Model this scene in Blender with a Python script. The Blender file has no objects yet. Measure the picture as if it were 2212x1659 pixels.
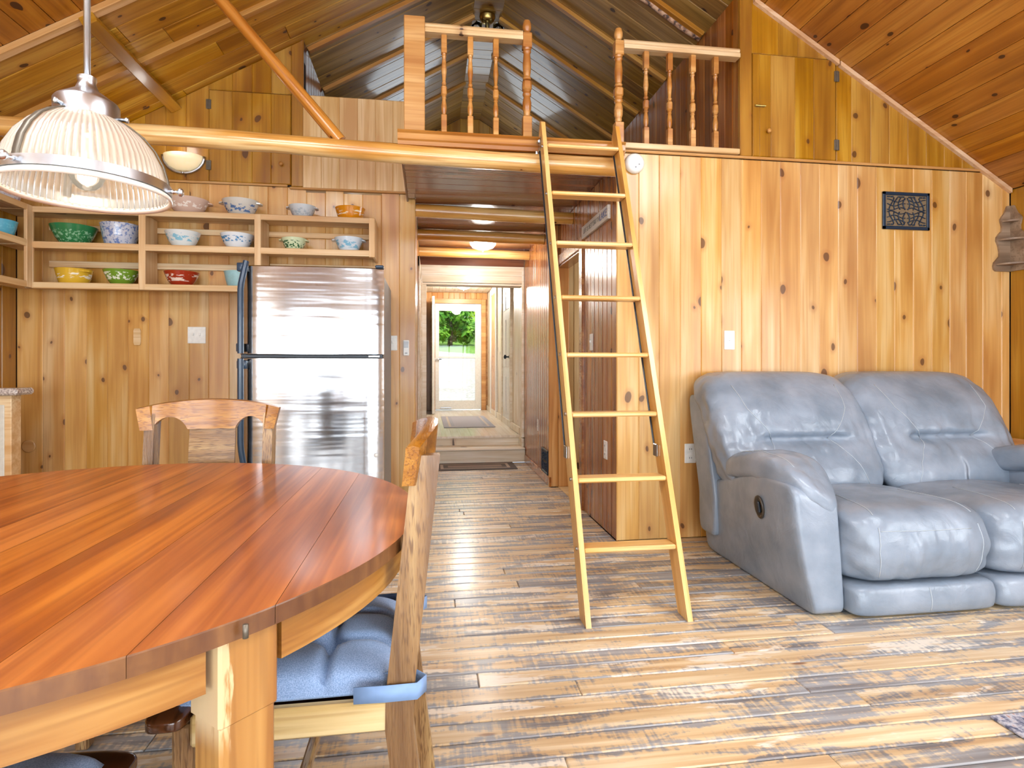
import bpy, bmesh, math, random
from mathutils import Vector, Matrix, noise
R = math.radians
random.seed(7)
scene = bpy.context.scene
C = scene.collection

# ------------------------------------------------------------------ camera
F_PX, PW, PH = 1250.0, 2212.0, 1659.0
cam_d = bpy.data.cameras.new('camera')
cam = bpy.data.objects.new('camera', cam_d)
C.objects.link(cam)
cam.location = (0, 0, 1.10)
cam.rotation_euler = (R(90), 0, -math.atan((1106 - 925) / F_PX))
cam_d.sensor_fit = 'HORIZONTAL'
cam_d.sensor_width = 36
cam_d.lens = 36 * F_PX / PW
cam_d.shift_y = (790 - PH / 2) / PW
cam_d.clip_start = 0.02
scene.camera = cam

# ------------------------------------------------------------------ world, daylight
world = bpy.data.worlds.new('sky')
scene.world = world
world.use_nodes = True
bg = world.node_tree.nodes['Background']
bg.inputs[0].default_value = (0.80, 0.90, 1.0, 1)
bg.inputs[1].default_value = 1.3
sd = bpy.data.lights.new('sun', 'SUN')
sd.energy = 3.6
sd.angle = R(2)
sd.color = (1, .95, .86)
sun = bpy.data.objects.new('sun', sd)
C.objects.link(sun)
sun.rotation_euler = (R(40), R(18), 0)       # high, from behind the camera

def area(name, loc, rot, sx, sy, power, col=(1, 1, 1)):
    d = bpy.data.lights.new(name, 'AREA')
    d.shape = 'RECTANGLE'; d.size = sx; d.size_y = sy; d.energy = power; d.color = col
    o = bpy.data.objects.new(name, d); C.objects.link(o)
    o.location = loc; o.rotation_euler = rot
    return o
DAY = (.86, .94, 1.0)
# daylight through the glazed front wall (behind the camera)
for k, x in enumerate((-2.05, -.55, 1.05, 2.6)):
    area('window_daylight', (x, -3.09, 1.05), (R(90), 0, 0), 1.36, 1.8, 62, DAY)
# added fill lights on side walls and roof slopes, no windows known there
area('side_fill', (4.0, -.3, 1.35), (R(90), 0, R(90)), 2.2, 1.3, 75, DAY)
area('side_fill', (-2.86, -.9, 1.35), (R(90), 0, R(-90)), 1.8, 1.2, 55, DAY)
area('roof_fill', (2.3, .1, 3.33), (0, R(30.96), 0), 1.0, 2.0, 95, DAY)
area('roof_fill', (-1.4, .1, 3.27), (0, R(-29.9), 0), 1.0, 2.0, 95, DAY)
# window low in the loft's far gable
area('loft_window_daylight', (.55, 7.55, 3.45), (R(-90), 0, 0), 0.95, .6, 7, (.78, .9, 1.0))
# upper windows of the front gable
for x in (-.15, 1.2):
    area('gable_daylight', (x, -3.09, 3.40), (R(90), 0, 0), 1.1, .75, 26, DAY)
area('side_room_fill', (2.53, 4.9, 1.5), (R(90), 0, R(90)), .9, 1.0, 14, DAY)  # added light brightening the side room, standing in for an unseen window
scene.view_settings.view_transform = 'Standard'
scene.view_settings.look = 'None'
scene.view_settings.gamma = 1
scene.view_settings.use_curve_mapping = False
scene.view_settings.exposure = 0.12
cy = scene.cycles
cy.max_bounces = 6; cy.diffuse_bounces = 3; cy.glossy_bounces = 3; cy.transmission_bounces = 3
cy.transparent_max_bounces = 8; cy.use_adaptive_sampling = True; cy.adaptive_threshold = .1; cy.adaptive_min_samples = 16
cy.use_light_tree = False; cy.caustics_reflective = False; cy.caustics_refractive = False; cy.sample_clamp_indirect = 6

# ------------------------------------------------------------------ helpers
def srgb(h):
    if isinstance(h, str):
        h = h.lstrip('#'); c = [int(h[i:i + 2], 16) / 255 for i in (0, 2, 4)]
    else:
        c = h
    return tuple(x / 12.92 if x <= .04045 else ((x + .055) / 1.055) ** 2.4 for x in c) + (1,)

def nodes(name):
    m = bpy.data.materials.new(name); m.use_nodes = True
    nt = m.node_tree
    return m, nt, nt.nodes, nt.links, nt.nodes['Principled BSDF']

def N(nt, t, **kw):
    n = nt.nodes.new(t)
    for k, v in kw.items():
        if k.startswith('i_'):
            n.inputs[int(k[2:])].default_value = v
        else:
            setattr(n, k, v)
    return n

def ramp(nt, stops):
    r = nt.nodes.new('ShaderNodeValToRGB')
    e = r.color_ramp.elements
    while len(e) < len(stops): e.new(.5)
    for i, (p, c) in enumerate(stops):
        e[i].position = p
        e[i].color = c if len(c) == 4 else srgb(c)
    return r

def mixc(nt, a, b, fac, mode='MIX'):
    n = nt.nodes.new('ShaderNodeMix'); n.data_type = 'RGBA'; n.blend_type = mode
    for sock, v in ((n.inputs[0], fac), (n.inputs[6], a), (n.inputs[7], b)):
        if hasattr(v, 'links') or hasattr(v, 'is_linked'): nt.links.new(v, sock)
        else: sock.default_value = v
    return n.outputs[2]

def math_n(nt, op, a, b=0.0, clamp=False):
    n = nt.nodes.new('ShaderNodeMath'); n.operation = op; n.use_clamp = clamp
    for i, v in enumerate((a, b)):
        if hasattr(v, 'is_linked'): nt.links.new(v, n.inputs[i])
        else: n.inputs[i].default_value = v
    return n.outputs[0]

def smooth(nt, v, a, b):
    n = nt.nodes.new('ShaderNodeMapRange'); n.interpolation_type = 'SMOOTHSTEP'
    nt.links.new(v, n.inputs[0])
    n.inputs[1].default_value = a; n.inputs[2].default_value = b
    n.inputs[3].default_value = 0; n.inputs[4].default_value = 1
    return n.outputs[0]

def local_co(nt):
    """object coordinates shifted by a per-object random amount"""
    L = nt.links
    tc = N(nt, 'ShaderNodeTexCoord'); oi = N(nt, 'ShaderNodeObjectInfo')
    cx = N(nt, 'ShaderNodeCombineXYZ')
    for i, k in enumerate((37.3, 91.7, 53.1)):
        L.new(math_n(nt, 'MULTIPLY', oi.outputs['Random'], k), cx.inputs[i])
    ad = N(nt, 'ShaderNodeVectorMath', operation='ADD')
    L.new(tc.outputs['Object'], ad.inputs[0]); L.new(cx.outputs[0], ad.inputs[1])
    return ad.outputs[0], oi.outputs['Random']

def scale_co(nt, co, s):
    m = N(nt, 'ShaderNodeVectorMath', operation='MULTIPLY')
    nt.links.new(co, m.inputs[0]); m.inputs[1].default_value = s
    return m.outputs[0]

def wood(name, dark, mid, light, rough=.35, coat=0.0, knots=.5, var=.12, grain=1.0, knot_col='3a1c0c', stretch=(.9, 16, 16), bump=0, coat_rough=.12, ksize=1.0, halo='8a4a1c', line=.55, kd='2D', uv=False, lines=(2.2, 70), wear=False, ct=.12, fig=.45, kmix=.9):
    """grain runs along local X of each piece"""
    m, nt, ns, L, b = nodes(name)
    co, rnd = local_co(nt)
    if uv: co = N(nt, 'ShaderNodeTexCoord').outputs['UV']
    n1 = N(nt, 'ShaderNodeTexNoise'); n1.inputs['Scale'].default_value = 1; n1.inputs['Detail'].default_value = 3
    n1.inputs['Distortion'].default_value = .6
    L.new(scale_co(nt, co, tuple(k * grain for k in stretch)), n1.inputs['Vector'])
    n2 = N(nt, 'ShaderNodeTexNoise'); n2.inputs['Scale'].default_value = 1; n2.inputs['Detail'].default_value = 1.5
    L.new(scale_co(nt, co, (1.3, 5.0, 5.0)), n2.inputs['Vector'])
    mixv = math_n(nt, 'ADD', math_n(nt, 'MULTIPLY', n1.outputs[0], 1 - fig), math_n(nt, 'MULTIPLY', n2.outputs[0], fig))
    rp = ramp(nt, [(.5 - ct, srgb(dark)), (.50, srgb(mid)), (.5 + ct, srgb(light))])
    L.new(mixv, rp.inputs[0])
    col = rp.outputs[0]
    # fine dark grain lines
    n3 = N(nt, 'ShaderNodeTexNoise'); n3.inputs['Scale'].default_value = 1; n3.inputs['Detail'].default_value = 1
    L.new(scale_co(nt, co, (lines[0] * grain, lines[1] * grain, lines[1] * grain)), n3.inputs['Vector'])
    col = mixc(nt, col, srgb(dark), math_n(nt, 'MULTIPLY', smooth(nt, n3.outputs[0], .50, .70), line))
    # knots
    if knots > 0:
        nw = N(nt, 'ShaderNodeTexNoise'); nw.inputs['Scale'].default_value = 9; nw.inputs['Detail'].default_value = 0
        L.new(co, nw.inputs['Vector'])
        kc = N(nt, 'ShaderNodeVectorMath', operation='ADD')
        L.new(scale_co(nt, co, (3.6 / ksize, 5.4 / ksize, 5.4 / ksize)), kc.inputs[0])
        L.new(scale_co(nt, nw.outputs['Color'], (.18, .18, .18)), kc.inputs[1])
        v = N(nt, 'ShaderNodeTexVoronoi'); v.voronoi_dimensions = kd; v.inputs['Scale'].default_value = 1
        L.new(kc.outputs[0], v.inputs['Vector'])
        sep = N(nt, 'ShaderNodeSeparateColor'); L.new(v.outputs['Color'], sep.inputs[0])
        sel = math_n(nt, 'GREATER_THAN', sep.outputs[0], 1 - knots)
        rad = math_n(nt, 'ADD', math_n(nt, 'MULTIPLY', math_n(nt, 'POWER', sep.outputs[1], 2.0), .10), .03)
        dd = math_n(nt, 'SUBTRACT', v.outputs['Distance'], rad)
        core = math_n(nt, 'MULTIPLY', math_n(nt, 'SUBTRACT', 1, smooth(nt, dd, -.005, .02)), sel)
        hal = math_n(nt, 'MULTIPLY', math_n(nt, 'SUBTRACT', 1, smooth(nt, dd, .0, .16)), math_n(nt, 'MULTIPLY', sel, .35))
        col = mixc(nt, col, srgb(halo), hal)
        col = mixc(nt, col, srgb(knot_col), math_n(nt, 'MULTIPLY', core, kmix))
    if wear:
        # bare rubbed strip down one upper edge
        sp = N(nt, 'ShaderNodeSeparateXYZ'); L.new(N(nt, 'ShaderNodeTexCoord').outputs['Object'], sp.inputs[0])
        nz = N(nt, 'ShaderNodeTexNoise'); nz.inputs['Scale'].default_value = 1; nz.inputs['Detail'].default_value = 4; L.new(scale_co(nt, co, (14, 90, 90)), nz.inputs['Vector'])
        yy_ = math_n(nt, 'ADD', sp.outputs[1], math_n(nt, 'MULTIPLY', math_n(nt, 'SUBTRACT', nz.outputs[0], .5), .05))
        mk = math_n(nt, 'MULTIPLY', math_n(nt, 'SUBTRACT', 1, smooth(nt, yy_, -.036, -.030)), smooth(nt, sp.outputs[0], .20, .25))
        col = mixc(nt, col, srgb('d8bc90'), math_n(nt, 'MULTIPLY', mk, .85))
    hsv = N(nt, 'ShaderNodeHueSaturation')
    L.new(col, hsv.inputs['Color'])
    r2 = math_n(nt, 'FRACT', math_n(nt, 'MULTIPLY', rnd, 17.77))
    r3 = math_n(nt, 'FRACT', math_n(nt, 'MULTIPLY', rnd, 91.31))
    L.new(math_n(nt, 'ADD', math_n(nt, 'MULTIPLY', rnd, 2 * var), 1 - var), hsv.inputs['Value'])
    L.new(math_n(nt, 'ADD', math_n(nt, 'MULTIPLY', r2, .08 * var), .5 - .04 * var), hsv.inputs['Hue'])
    L.new(math_n(nt, 'ADD', math_n(nt, 'MULTIPLY', r3, 1.2 * var), 1 - .6 * var), hsv.inputs['Saturation'])
    L.new(hsv.outputs[0], b.inputs['Base Color'])
    b.inputs['Roughness'].default_value = rough
    if coat: b.inputs['Coat Weight'].default_value = coat; b.inputs['Coat Roughness'].default_value = coat_rough
    if bump:
        bp = N(nt, 'ShaderNodeBump'); bp.inputs['Strength'].default_value = bump; bp.inputs['Distance'].default_value = .01
        L.new(n3.outputs[0], bp.inputs['Height']); L.new(bp.outputs[0], b.inputs['Normal'])
    return m

def plain(name, col, rough=.5, metal=0.0, emit=None, estr=0, coat=0.0, trans=0.0, spec=None, var=0.0):
    m, nt, ns, L, b = nodes(name)
    b.inputs['Base Color'].default_value = srgb(col)
    n = N(nt, 'ShaderNodeTexNoise'); n.inputs['Scale'].default_value = 40; n.inputs['Detail'].default_value = 2
    L.new(N(nt, 'ShaderNodeTexCoord').outputs['Object'], n.inputs['Vector'])
    c0 = srgb(col)
    k = .06 + var
    rp = ramp(nt, [(.3, tuple(x * (1 - k) for x in c0[:3]) + (1,)), (.7, tuple(min(1, x * (1 + k)) for x in c0[:3]) + (1,))])
    L.new(n.outputs[0], rp.inputs[0]); L.new(rp.outputs[0], b.inputs['Base Color'])
    b.inputs['Roughness'].default_value = rough
    b.inputs['Metallic'].default_value = metal
    if emit: b.inputs['Emission Color'].default_value = srgb(emit); b.inputs['Emission Strength'].default_value = estr
    if coat: b.inputs['Coat Weight'].default_value = coat
    if trans: b.inputs['Transmission Weight'].default_value = trans
    return m

def link(o, parent=None):
    C.objects.link(o)
    if parent is not None: o.parent = parent
    return o

def obj(name, verts, faces, mat, parent=None, smooth_=False, loc=None, rot=None):
    me = bpy.data.meshes.new(name)
    me.from_pydata([tuple(v) for v in verts], [], faces)
    bm = bmesh.new(); bm.from_mesh(me)
    bmesh.ops.recalc_face_normals(bm, faces=bm.faces[:]); bm.to_mesh(me); bm.free()
    if mat: me.materials.append(mat)
    if smooth_:
        me.polygons.foreach_set('use_smooth', [True] * len(me.polygons))
    o = bpy.data.objects.new(name, me)
    if loc is not None: o.location = loc
    if rot is not None: o.rotation_euler = rot
    return link(o, parent)

def tag(o, label=None, cat=None, group=None, kind=None):
    if label: o['label'] = label
    if cat: o['category'] = cat
    if group: o['group'] = group
    if kind: o['kind'] = kind
    return o

def empty(name, loc, label, cat, rz=0, group=None):
    o = bpy.data.objects.new(name, None); o.empty_display_size = .1
    o.location = loc; o.rotation_euler = (0, 0, rz)
    C.objects.link(o)
    return tag(o, label, cat, group)

class MB:
    """collects shapes into one mesh"""
    def __init__(self): self.v = []; self.f = []
    def add(self, vs, fs):
        n = len(self.v); self.v += [tuple(v) for v in vs]; self.f += [tuple(i + n for i in f) for f in fs]; return self
    def box(self, x0, x1, y0, y1, z0, z1):
        v = [(x, y, z) for x in (x0, x1) for y in (y0, y1) for z in (z0, z1)]
        return self.add(v, [(0, 1, 3, 2), (4, 6, 7, 5), (0, 4, 5, 1), (2, 3, 7, 6), (0, 2, 6, 4), (1, 5, 7, 3)])
    def bbox(self, x0, x1, y0, y1, z0, z1, ch=.004):
        """box with chamfered edges"""
        x0, x1 = min(x0, x1), max(x0, x1); y0, y1 = min(y0, y1), max(y0, y1); z0, z1 = min(z0, z1), max(z0, z1)
        ch = min(ch, (x1 - x0) * .45, (y1 - y0) * .45, (z1 - z0) * .45)
        bm = bmesh.new(); bmesh.ops.create_cube(bm, size=1)
        for v in bm.verts:
            v.co = Vector(((x0 + x1) / 2 + v.co.x * (x1 - x0), (y0 + y1) / 2 + v.co.y * (y1 - y0), (z0 + z1) / 2 + v.co.z * (z1 - z0)))
        bmesh.ops.bevel(bm, geom=bm.edges[:], offset=ch, segments=1, affect='EDGES')
        return self.bm(bm)
    def bm(self, bm):
        bm.verts.index_update()
        self.add([v.co[:] for v in bm.verts], [tuple(v.index for v in f.verts) for f in bm.faces]); bm.free(); return self
    def lathe(self, prof, seg=24, o=(0, 0, 0), cap=True):
        vs = []; fs = []
        n = len(prof)
        for k in range(seg):
            a = 2 * math.pi * k / seg
            for r, z in prof: vs.append((o[0] + r * math.cos(a), o[1] + r * math.sin(a), o[2] + z))
        for k in range(seg):
            k2 = (k + 1) % seg
            for i in range(n - 1): fs.append((k * n + i, k2 * n + i, k2 * n + i + 1, k * n + i + 1))
        if cap:
            if prof[0][0] > 1e-5: fs.append(tuple(k * n for k in range(seg)))
            if prof[-1][0] > 1e-5: fs.append(tuple(k * n + n - 1 for k in range(seg)))
        return self.add(vs, fs)
    def tube(self, pts, r, seg=10, flat=None):
        pts = [Vector(p) for p in pts]; vs = []; fs = []
        n = len(pts)
        up = None
        for i, p in enumerate(pts):
            d = (pts[min(i + 1, n - 1)] - pts[max(i - 1, 0)]).normalized()
            if up is None:
                up = Vector((0, 0, 1)) if abs(d.z) < .9 else Vector((1, 0, 0))
            s = d.cross(up).normalized(); u = s.cross(d).normalized(); up = u
            rr = r(i / (n - 1)) if callable(r) else r
            for k in range(seg):
                a = 2 * math.pi * k / seg
                vs.append(p + s * (rr * math.cos(a)) + u * (rr * math.sin(a) * (flat or 1)))
        for i in range(n - 1):
            for k in range(seg):
                k2 = (k + 1) % seg
                fs.append((i * seg + k, i * seg + k2, (i + 1) * seg + k2, (i + 1) * seg + k))
        fs.append(tuple(range(seg))); fs.append(tuple((n - 1) * seg + k for k in range(seg)))
        return self.add(vs, fs)
    def prism(self, poly, fn, t0, t1):
        """extrude a 2-D polygon; fn(u,v,t)->xyz"""
        n = len(poly)
        vs = [fn(u, v, t0) for u, v in poly] + [fn(u, v, t1) for u, v in poly]
        fs = [tuple(range(n)), tuple(range(2 * n - 1, n - 1, -1))]
        fs += [(i, (i + 1) % n, n + (i + 1) % n, n + i) for i in range(n)]
        return self.add(vs, fs)
    def sheet(self, fn, nu, nv, closed_u=False):
        vs = [fn(i / nu, j / nv) for i in range(nu + 1) for j in range(nv + 1)]
        w = nv + 1
        return self.add(vs, [(i * w + j, (i + 1) * w + j, (i + 1) * w + j + 1, i * w + j + 1) for i in range(nu) for j in range(nv)])
    def build(self, name, mat, parent=None, smooth_=False, loc=None, rot=None):
        return obj(name, self.v, self.f, mat, parent, smooth_, loc, rot)

def one(name, mat, parent, dims, ch=.004, smooth_=False):
    return MB().bbox(*dims, ch=ch).build(name, mat, parent, smooth_)

def auto_smooth(o, ang=35):
    me = o.data
    me.polygons.foreach_set('use_smooth', [True] * len(me.polygons))
    try: me.set_sharp_from_angle(angle=R(ang))
    except Exception: pass
    return o

# ---- boards: local X = grain, local Y = width, local Z = outward face
_cache = {}
def poly_board_mesh(poly, t, ch, name):
    # inset polygon by ch (convex)
    n = len(poly)
    a = sum(poly[i][0] * poly[(i + 1) % n][1] - poly[(i + 1) % n][0] * poly[i][1] for i in range(n))
    if a < 0: poly = poly[::-1]
    P = [Vector(p) for p in poly]
    ins = []
    for i in range(n):
        p0, p1, p2 = P[i - 1], P[i], P[(i + 1) % n]
        d1 = (p1 - p0).normalized(); d2 = (p2 - p1).normalized()
        n1 = Vector((-d1.y, d1.x)); n2 = Vector((-d2.y, d2.x))
        k = 1 + n1.dot(n2)
        ins.append(p1 + (n1 + n2) * (ch / max(k, .35)))
    vs = [(p.x, p.y, 0) for p in P] + [(p.x, p.y, t - ch) for p in P] + [(p.x, p.y, t) for p in ins]
    fs = [tuple(range(n - 1, -1, -1)), tuple(2 * n + i for i in range(n))]
    for i in range(n):
        j = (i + 1) % n
        fs += [(i, j, n + j, n + i), (n + i, n + j, 2 * n + j, 2 * n + i)]
    me = bpy.data.meshes.new(name); me.from_pydata(vs, [], fs)
    return me

def board(parent, o, ax, ay, poly, mat, t=.018, ch=.0055, name='board', lift=0.0):
    ax = Vector(ax).normalized(); ay = Vector(ay).normalized(); az = ax.cross(ay)
    cx = sum(p[0] for p in poly) / len(poly); cy = sum(p[1] for p in poly) / len(poly)
    loc = [(round(p[0] - cx, 4), round(p[1] - cy, 4)) for p in poly]
    key = (tuple(loc), t, ch, mat.name)
    if key not in _cache:
        me = poly_board_mesh(loc, t, ch, name); me.materials.append(mat); _cache[key] = me
    ob = bpy.data.objects.new(name, _cache[key])
    w = Vector(o) + ax * cx + ay * cy - az * (t - lift)
    M = Matrix((ax, ay, az)).transposed().to_4x4(); M.translation = w
    C.objects.link(ob)
    if parent is not None: ob.parent = parent
    ob.matrix_local = M
    return ob

def rect(x0, x1, y0, y1): return [(x0, y0), (x1, y0), (x1, y1), (x0, y1)]

def strips(parent, o, ax, ay, edges, lo, hi, mat, t=.018, ch=.0055, name='board', jit=.0012):
    """boards between successive 'edges' (width direction), cut by lo(y) and hi(y)"""
    for y0, y1 in zip(edges[:-1], edges[1:]):
        pts_lo = [lo(y0), lo(y1)]; pts_hi = [hi(y0), hi(y1)]
        a, b = pts_hi[0] - pts_lo[0], pts_hi[1] - pts_lo[1]
        if a <= .012 and b <= .012: continue
        g = .0013
        Y0, Y1 = y0 + g, y1 - g
        if a <= .012 or b <= .012:
            f_ = a / (a - b) if a != b else 0
            yc = y0 + (y1 - y0) * f_
            if a <= .012: poly = [(lo(yc), yc), (lo(Y1), Y1), (hi(Y1), Y1)]
            else: poly = [(lo(Y0), Y0), (lo(yc), yc), (hi(Y0), Y0)]
        else:
            poly = [(lo(Y0), Y0), (lo(Y1), Y1), (hi(Y1), Y1), (hi(Y0), Y0)]
        board(parent, o, ax, ay, poly, mat, t, ch, name, lift=random.uniform(-jit, jit))

def frange(a, b, s):
    out = [a]
    n = max(1, round(abs(b - a) / s))
    return [a + (b - a) * i / n for i in range(n + 1)]

def struct(name, mb, mat, label):
    o = mb.build(name, mat); o['kind'] = 'structure'; o['label'] = label
    return o

# ------------------------------------------------------------------ materials
M = {}
M['wall'] = wood('pine_wall', 'b27a3c', 'd09e5a', 'e3c28c', rough=.32, coat=.25, knots=0.36, var=.10, ct=.17, fig=.6, line=.3, kmix=.8, halo='9a5520', knot_col='52301c')
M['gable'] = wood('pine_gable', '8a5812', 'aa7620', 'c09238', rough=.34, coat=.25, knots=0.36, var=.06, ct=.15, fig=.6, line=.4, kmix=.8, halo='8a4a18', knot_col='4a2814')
M['kceil'] = wood('pine_kitchen_ceiling', '966014', 'b88024', 'cc9c3c', rough=.36, coat=.2, knots=.36, var=.07, ksize=.7, halo='8a4a18', knot_col='3c1c0c')
M['ceil'] = wood('pine_ceiling', '8e5412', 'aa6a1c', 'bc802c', rough=.38, coat=.15, knots=0.3, var=.05, ksize=.8, halo='8a4616', knot_col='331608')
M['loft'] = wood('pine_loft', '7a561c', '98702a', 'b08842', rough=.45, coat=.55, knots=0.22, var=.10, coat_rough=.09, ksize=.8, halo='6a3c14', knot_col='331a0c')
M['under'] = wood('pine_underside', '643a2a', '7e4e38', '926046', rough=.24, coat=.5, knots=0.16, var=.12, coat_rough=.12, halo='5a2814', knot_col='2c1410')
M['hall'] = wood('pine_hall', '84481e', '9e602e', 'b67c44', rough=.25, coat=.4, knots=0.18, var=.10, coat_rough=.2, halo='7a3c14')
M['panel'] = wood('pine_panel', 'c89a60', 'dab680', 'e8cca0', rough=.4, coat=.1, knots=0.16, var=.06)
M['pale'] = wood('pine_pale', 'dac6a6', 'e9dbc2', 'f3eada', rough=.4, coat=.1, knots=0.14, var=.05, halo='b08058')
M['orange'] = wood('pine_orange', 'ac7034', 'c08848', 'd2a266', rough=.35, coat=.2, knots=0.14, var=.07)
M['trim'] = wood('trim_wood', 'b88448', 'cc9c62', 'dcb484', rough=.4, knots=0.05, var=.06)
M['trim_pink'] = wood('trim_new', 'c89a70', 'd8b088', 'e4c6a4', rough=.5, knots=0, var=.05)
M['log'] = wood('log_pine', 'b07224', 'd49c48', 'ecca8c', rough=.25, coat=.7, knots=0.55, kd='3D', var=.05, coat_rough=.15, ksize=.6, stretch=(.8, 9, 9), knot_col='2c1408', halo='b86c20')
M['batten'] = wood('batten', 'a87030', 'bb843c', 'c89850', rough=.35, knots=0.05, var=.08)
M['ladder'] = wood('ladder_pine', 'cc9448', 'e0b06a', 'ecc890', rough=.35, coat=.3, knots=0.06, var=.04)
M['turned'] = wood('turned_pine', 'a2642a', 'bc8240', 'd09e60', rough=.35, coat=.3, knots=0, var=.04)
M['shelf'] = wood('shelf_maple', 'cfa06a', 'e0bb8a', 'ecd2a8', rough=.45, coat=.05, knots=0.04, var=.05)
M['table'] = wood('table_cherry', '7c380a', 'a05214', 'be6e26', rough=.5, coat=.5, knots=0, var=.03, coat_rough=.13, stretch=(1.1, 26, 26), bump=.03, line=.35)
M['apron_curved'] = wood('table_apron_curved', '825020', '9e6a30', 'b48446', rough=.38, coat=.2, knots=.0, var=.02, uv=True, stretch=(3, 40, 40))
M['apron'] = wood('table_apron', '825020', '9e6a30', 'b48446', rough=.38, coat=.2, knots=.06, var=.05)
M['edge'] = wood('table_edge', '5c3418', '6c4220', '7c5028', rough=.4, coat=.25, knots=0, var=.03, stretch=(30, 30, 8), line=.3)
M['oak'] = wood('oak', '664526', '8c6840', 'ac8c5e', rough=.4, coat=.2, knots=0, var=.05, grain=1.3, bump=.25, line=.95, lines=(22, 190))
M['oak_gold'] = wood('oak_gold', '70400f', '96601c', 'b48034', rough=.32, coat=.4, knots=0, var=.03, grain=1.5, bump=.15, line=.8, lines=(12, 150))
M['leg'] = wood('table_leg', '825020', '9e6a30', 'b48446', rough=.38, coat=.2, knots=0, var=.03, wear=True)
M['walnut'] = wood('walnut', '2c1608', '462410', '5e341a', rough=.22, coat=.6, knots=0, var=.05)
M['brace'] = wood('brace_pine', '8e4e18', 'ac6826', 'c08238', rough=.3, coat=.4, knots=0.3, kd='3D', var=.03, ksize=.6)
M['landing'] = wood('landing_pale', 'd8c8b0', 'e6dccb', 'f0e8dc', rough=.3, coat=.3, knots=0, var=.03)
M['dark'] = plain('dark_gap', '2a1a0e', .9)
M['white'] = plain('white_plastic', 'eeeeea', .35)
M['white_paint'] = plain('white_paint', 'f2f0ea', .4)
M['black'] = plain('black_metal', '1c2733', .4)
M['steel_bolt'] = plain('steel_bolt', 'b8bcc0', .25, 1.0)
M['brass'] = plain('brass', 'b8a060', .3, 1.0)
M['nickel'] = plain('nickel', 'c6cad0', .30, 1.0)
M['hinge'] = plain('hinge_grey', '6e665a', .45, .6)
M['glow'] = plain('lamp_glass', 'fff6e4', .4, emit='fff0d2', estr=2.6)
M['sconce_glass'] = plain('sconce_glass', 'f6e8c4', .35, emit='f8e2b0', estr=.45)

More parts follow.
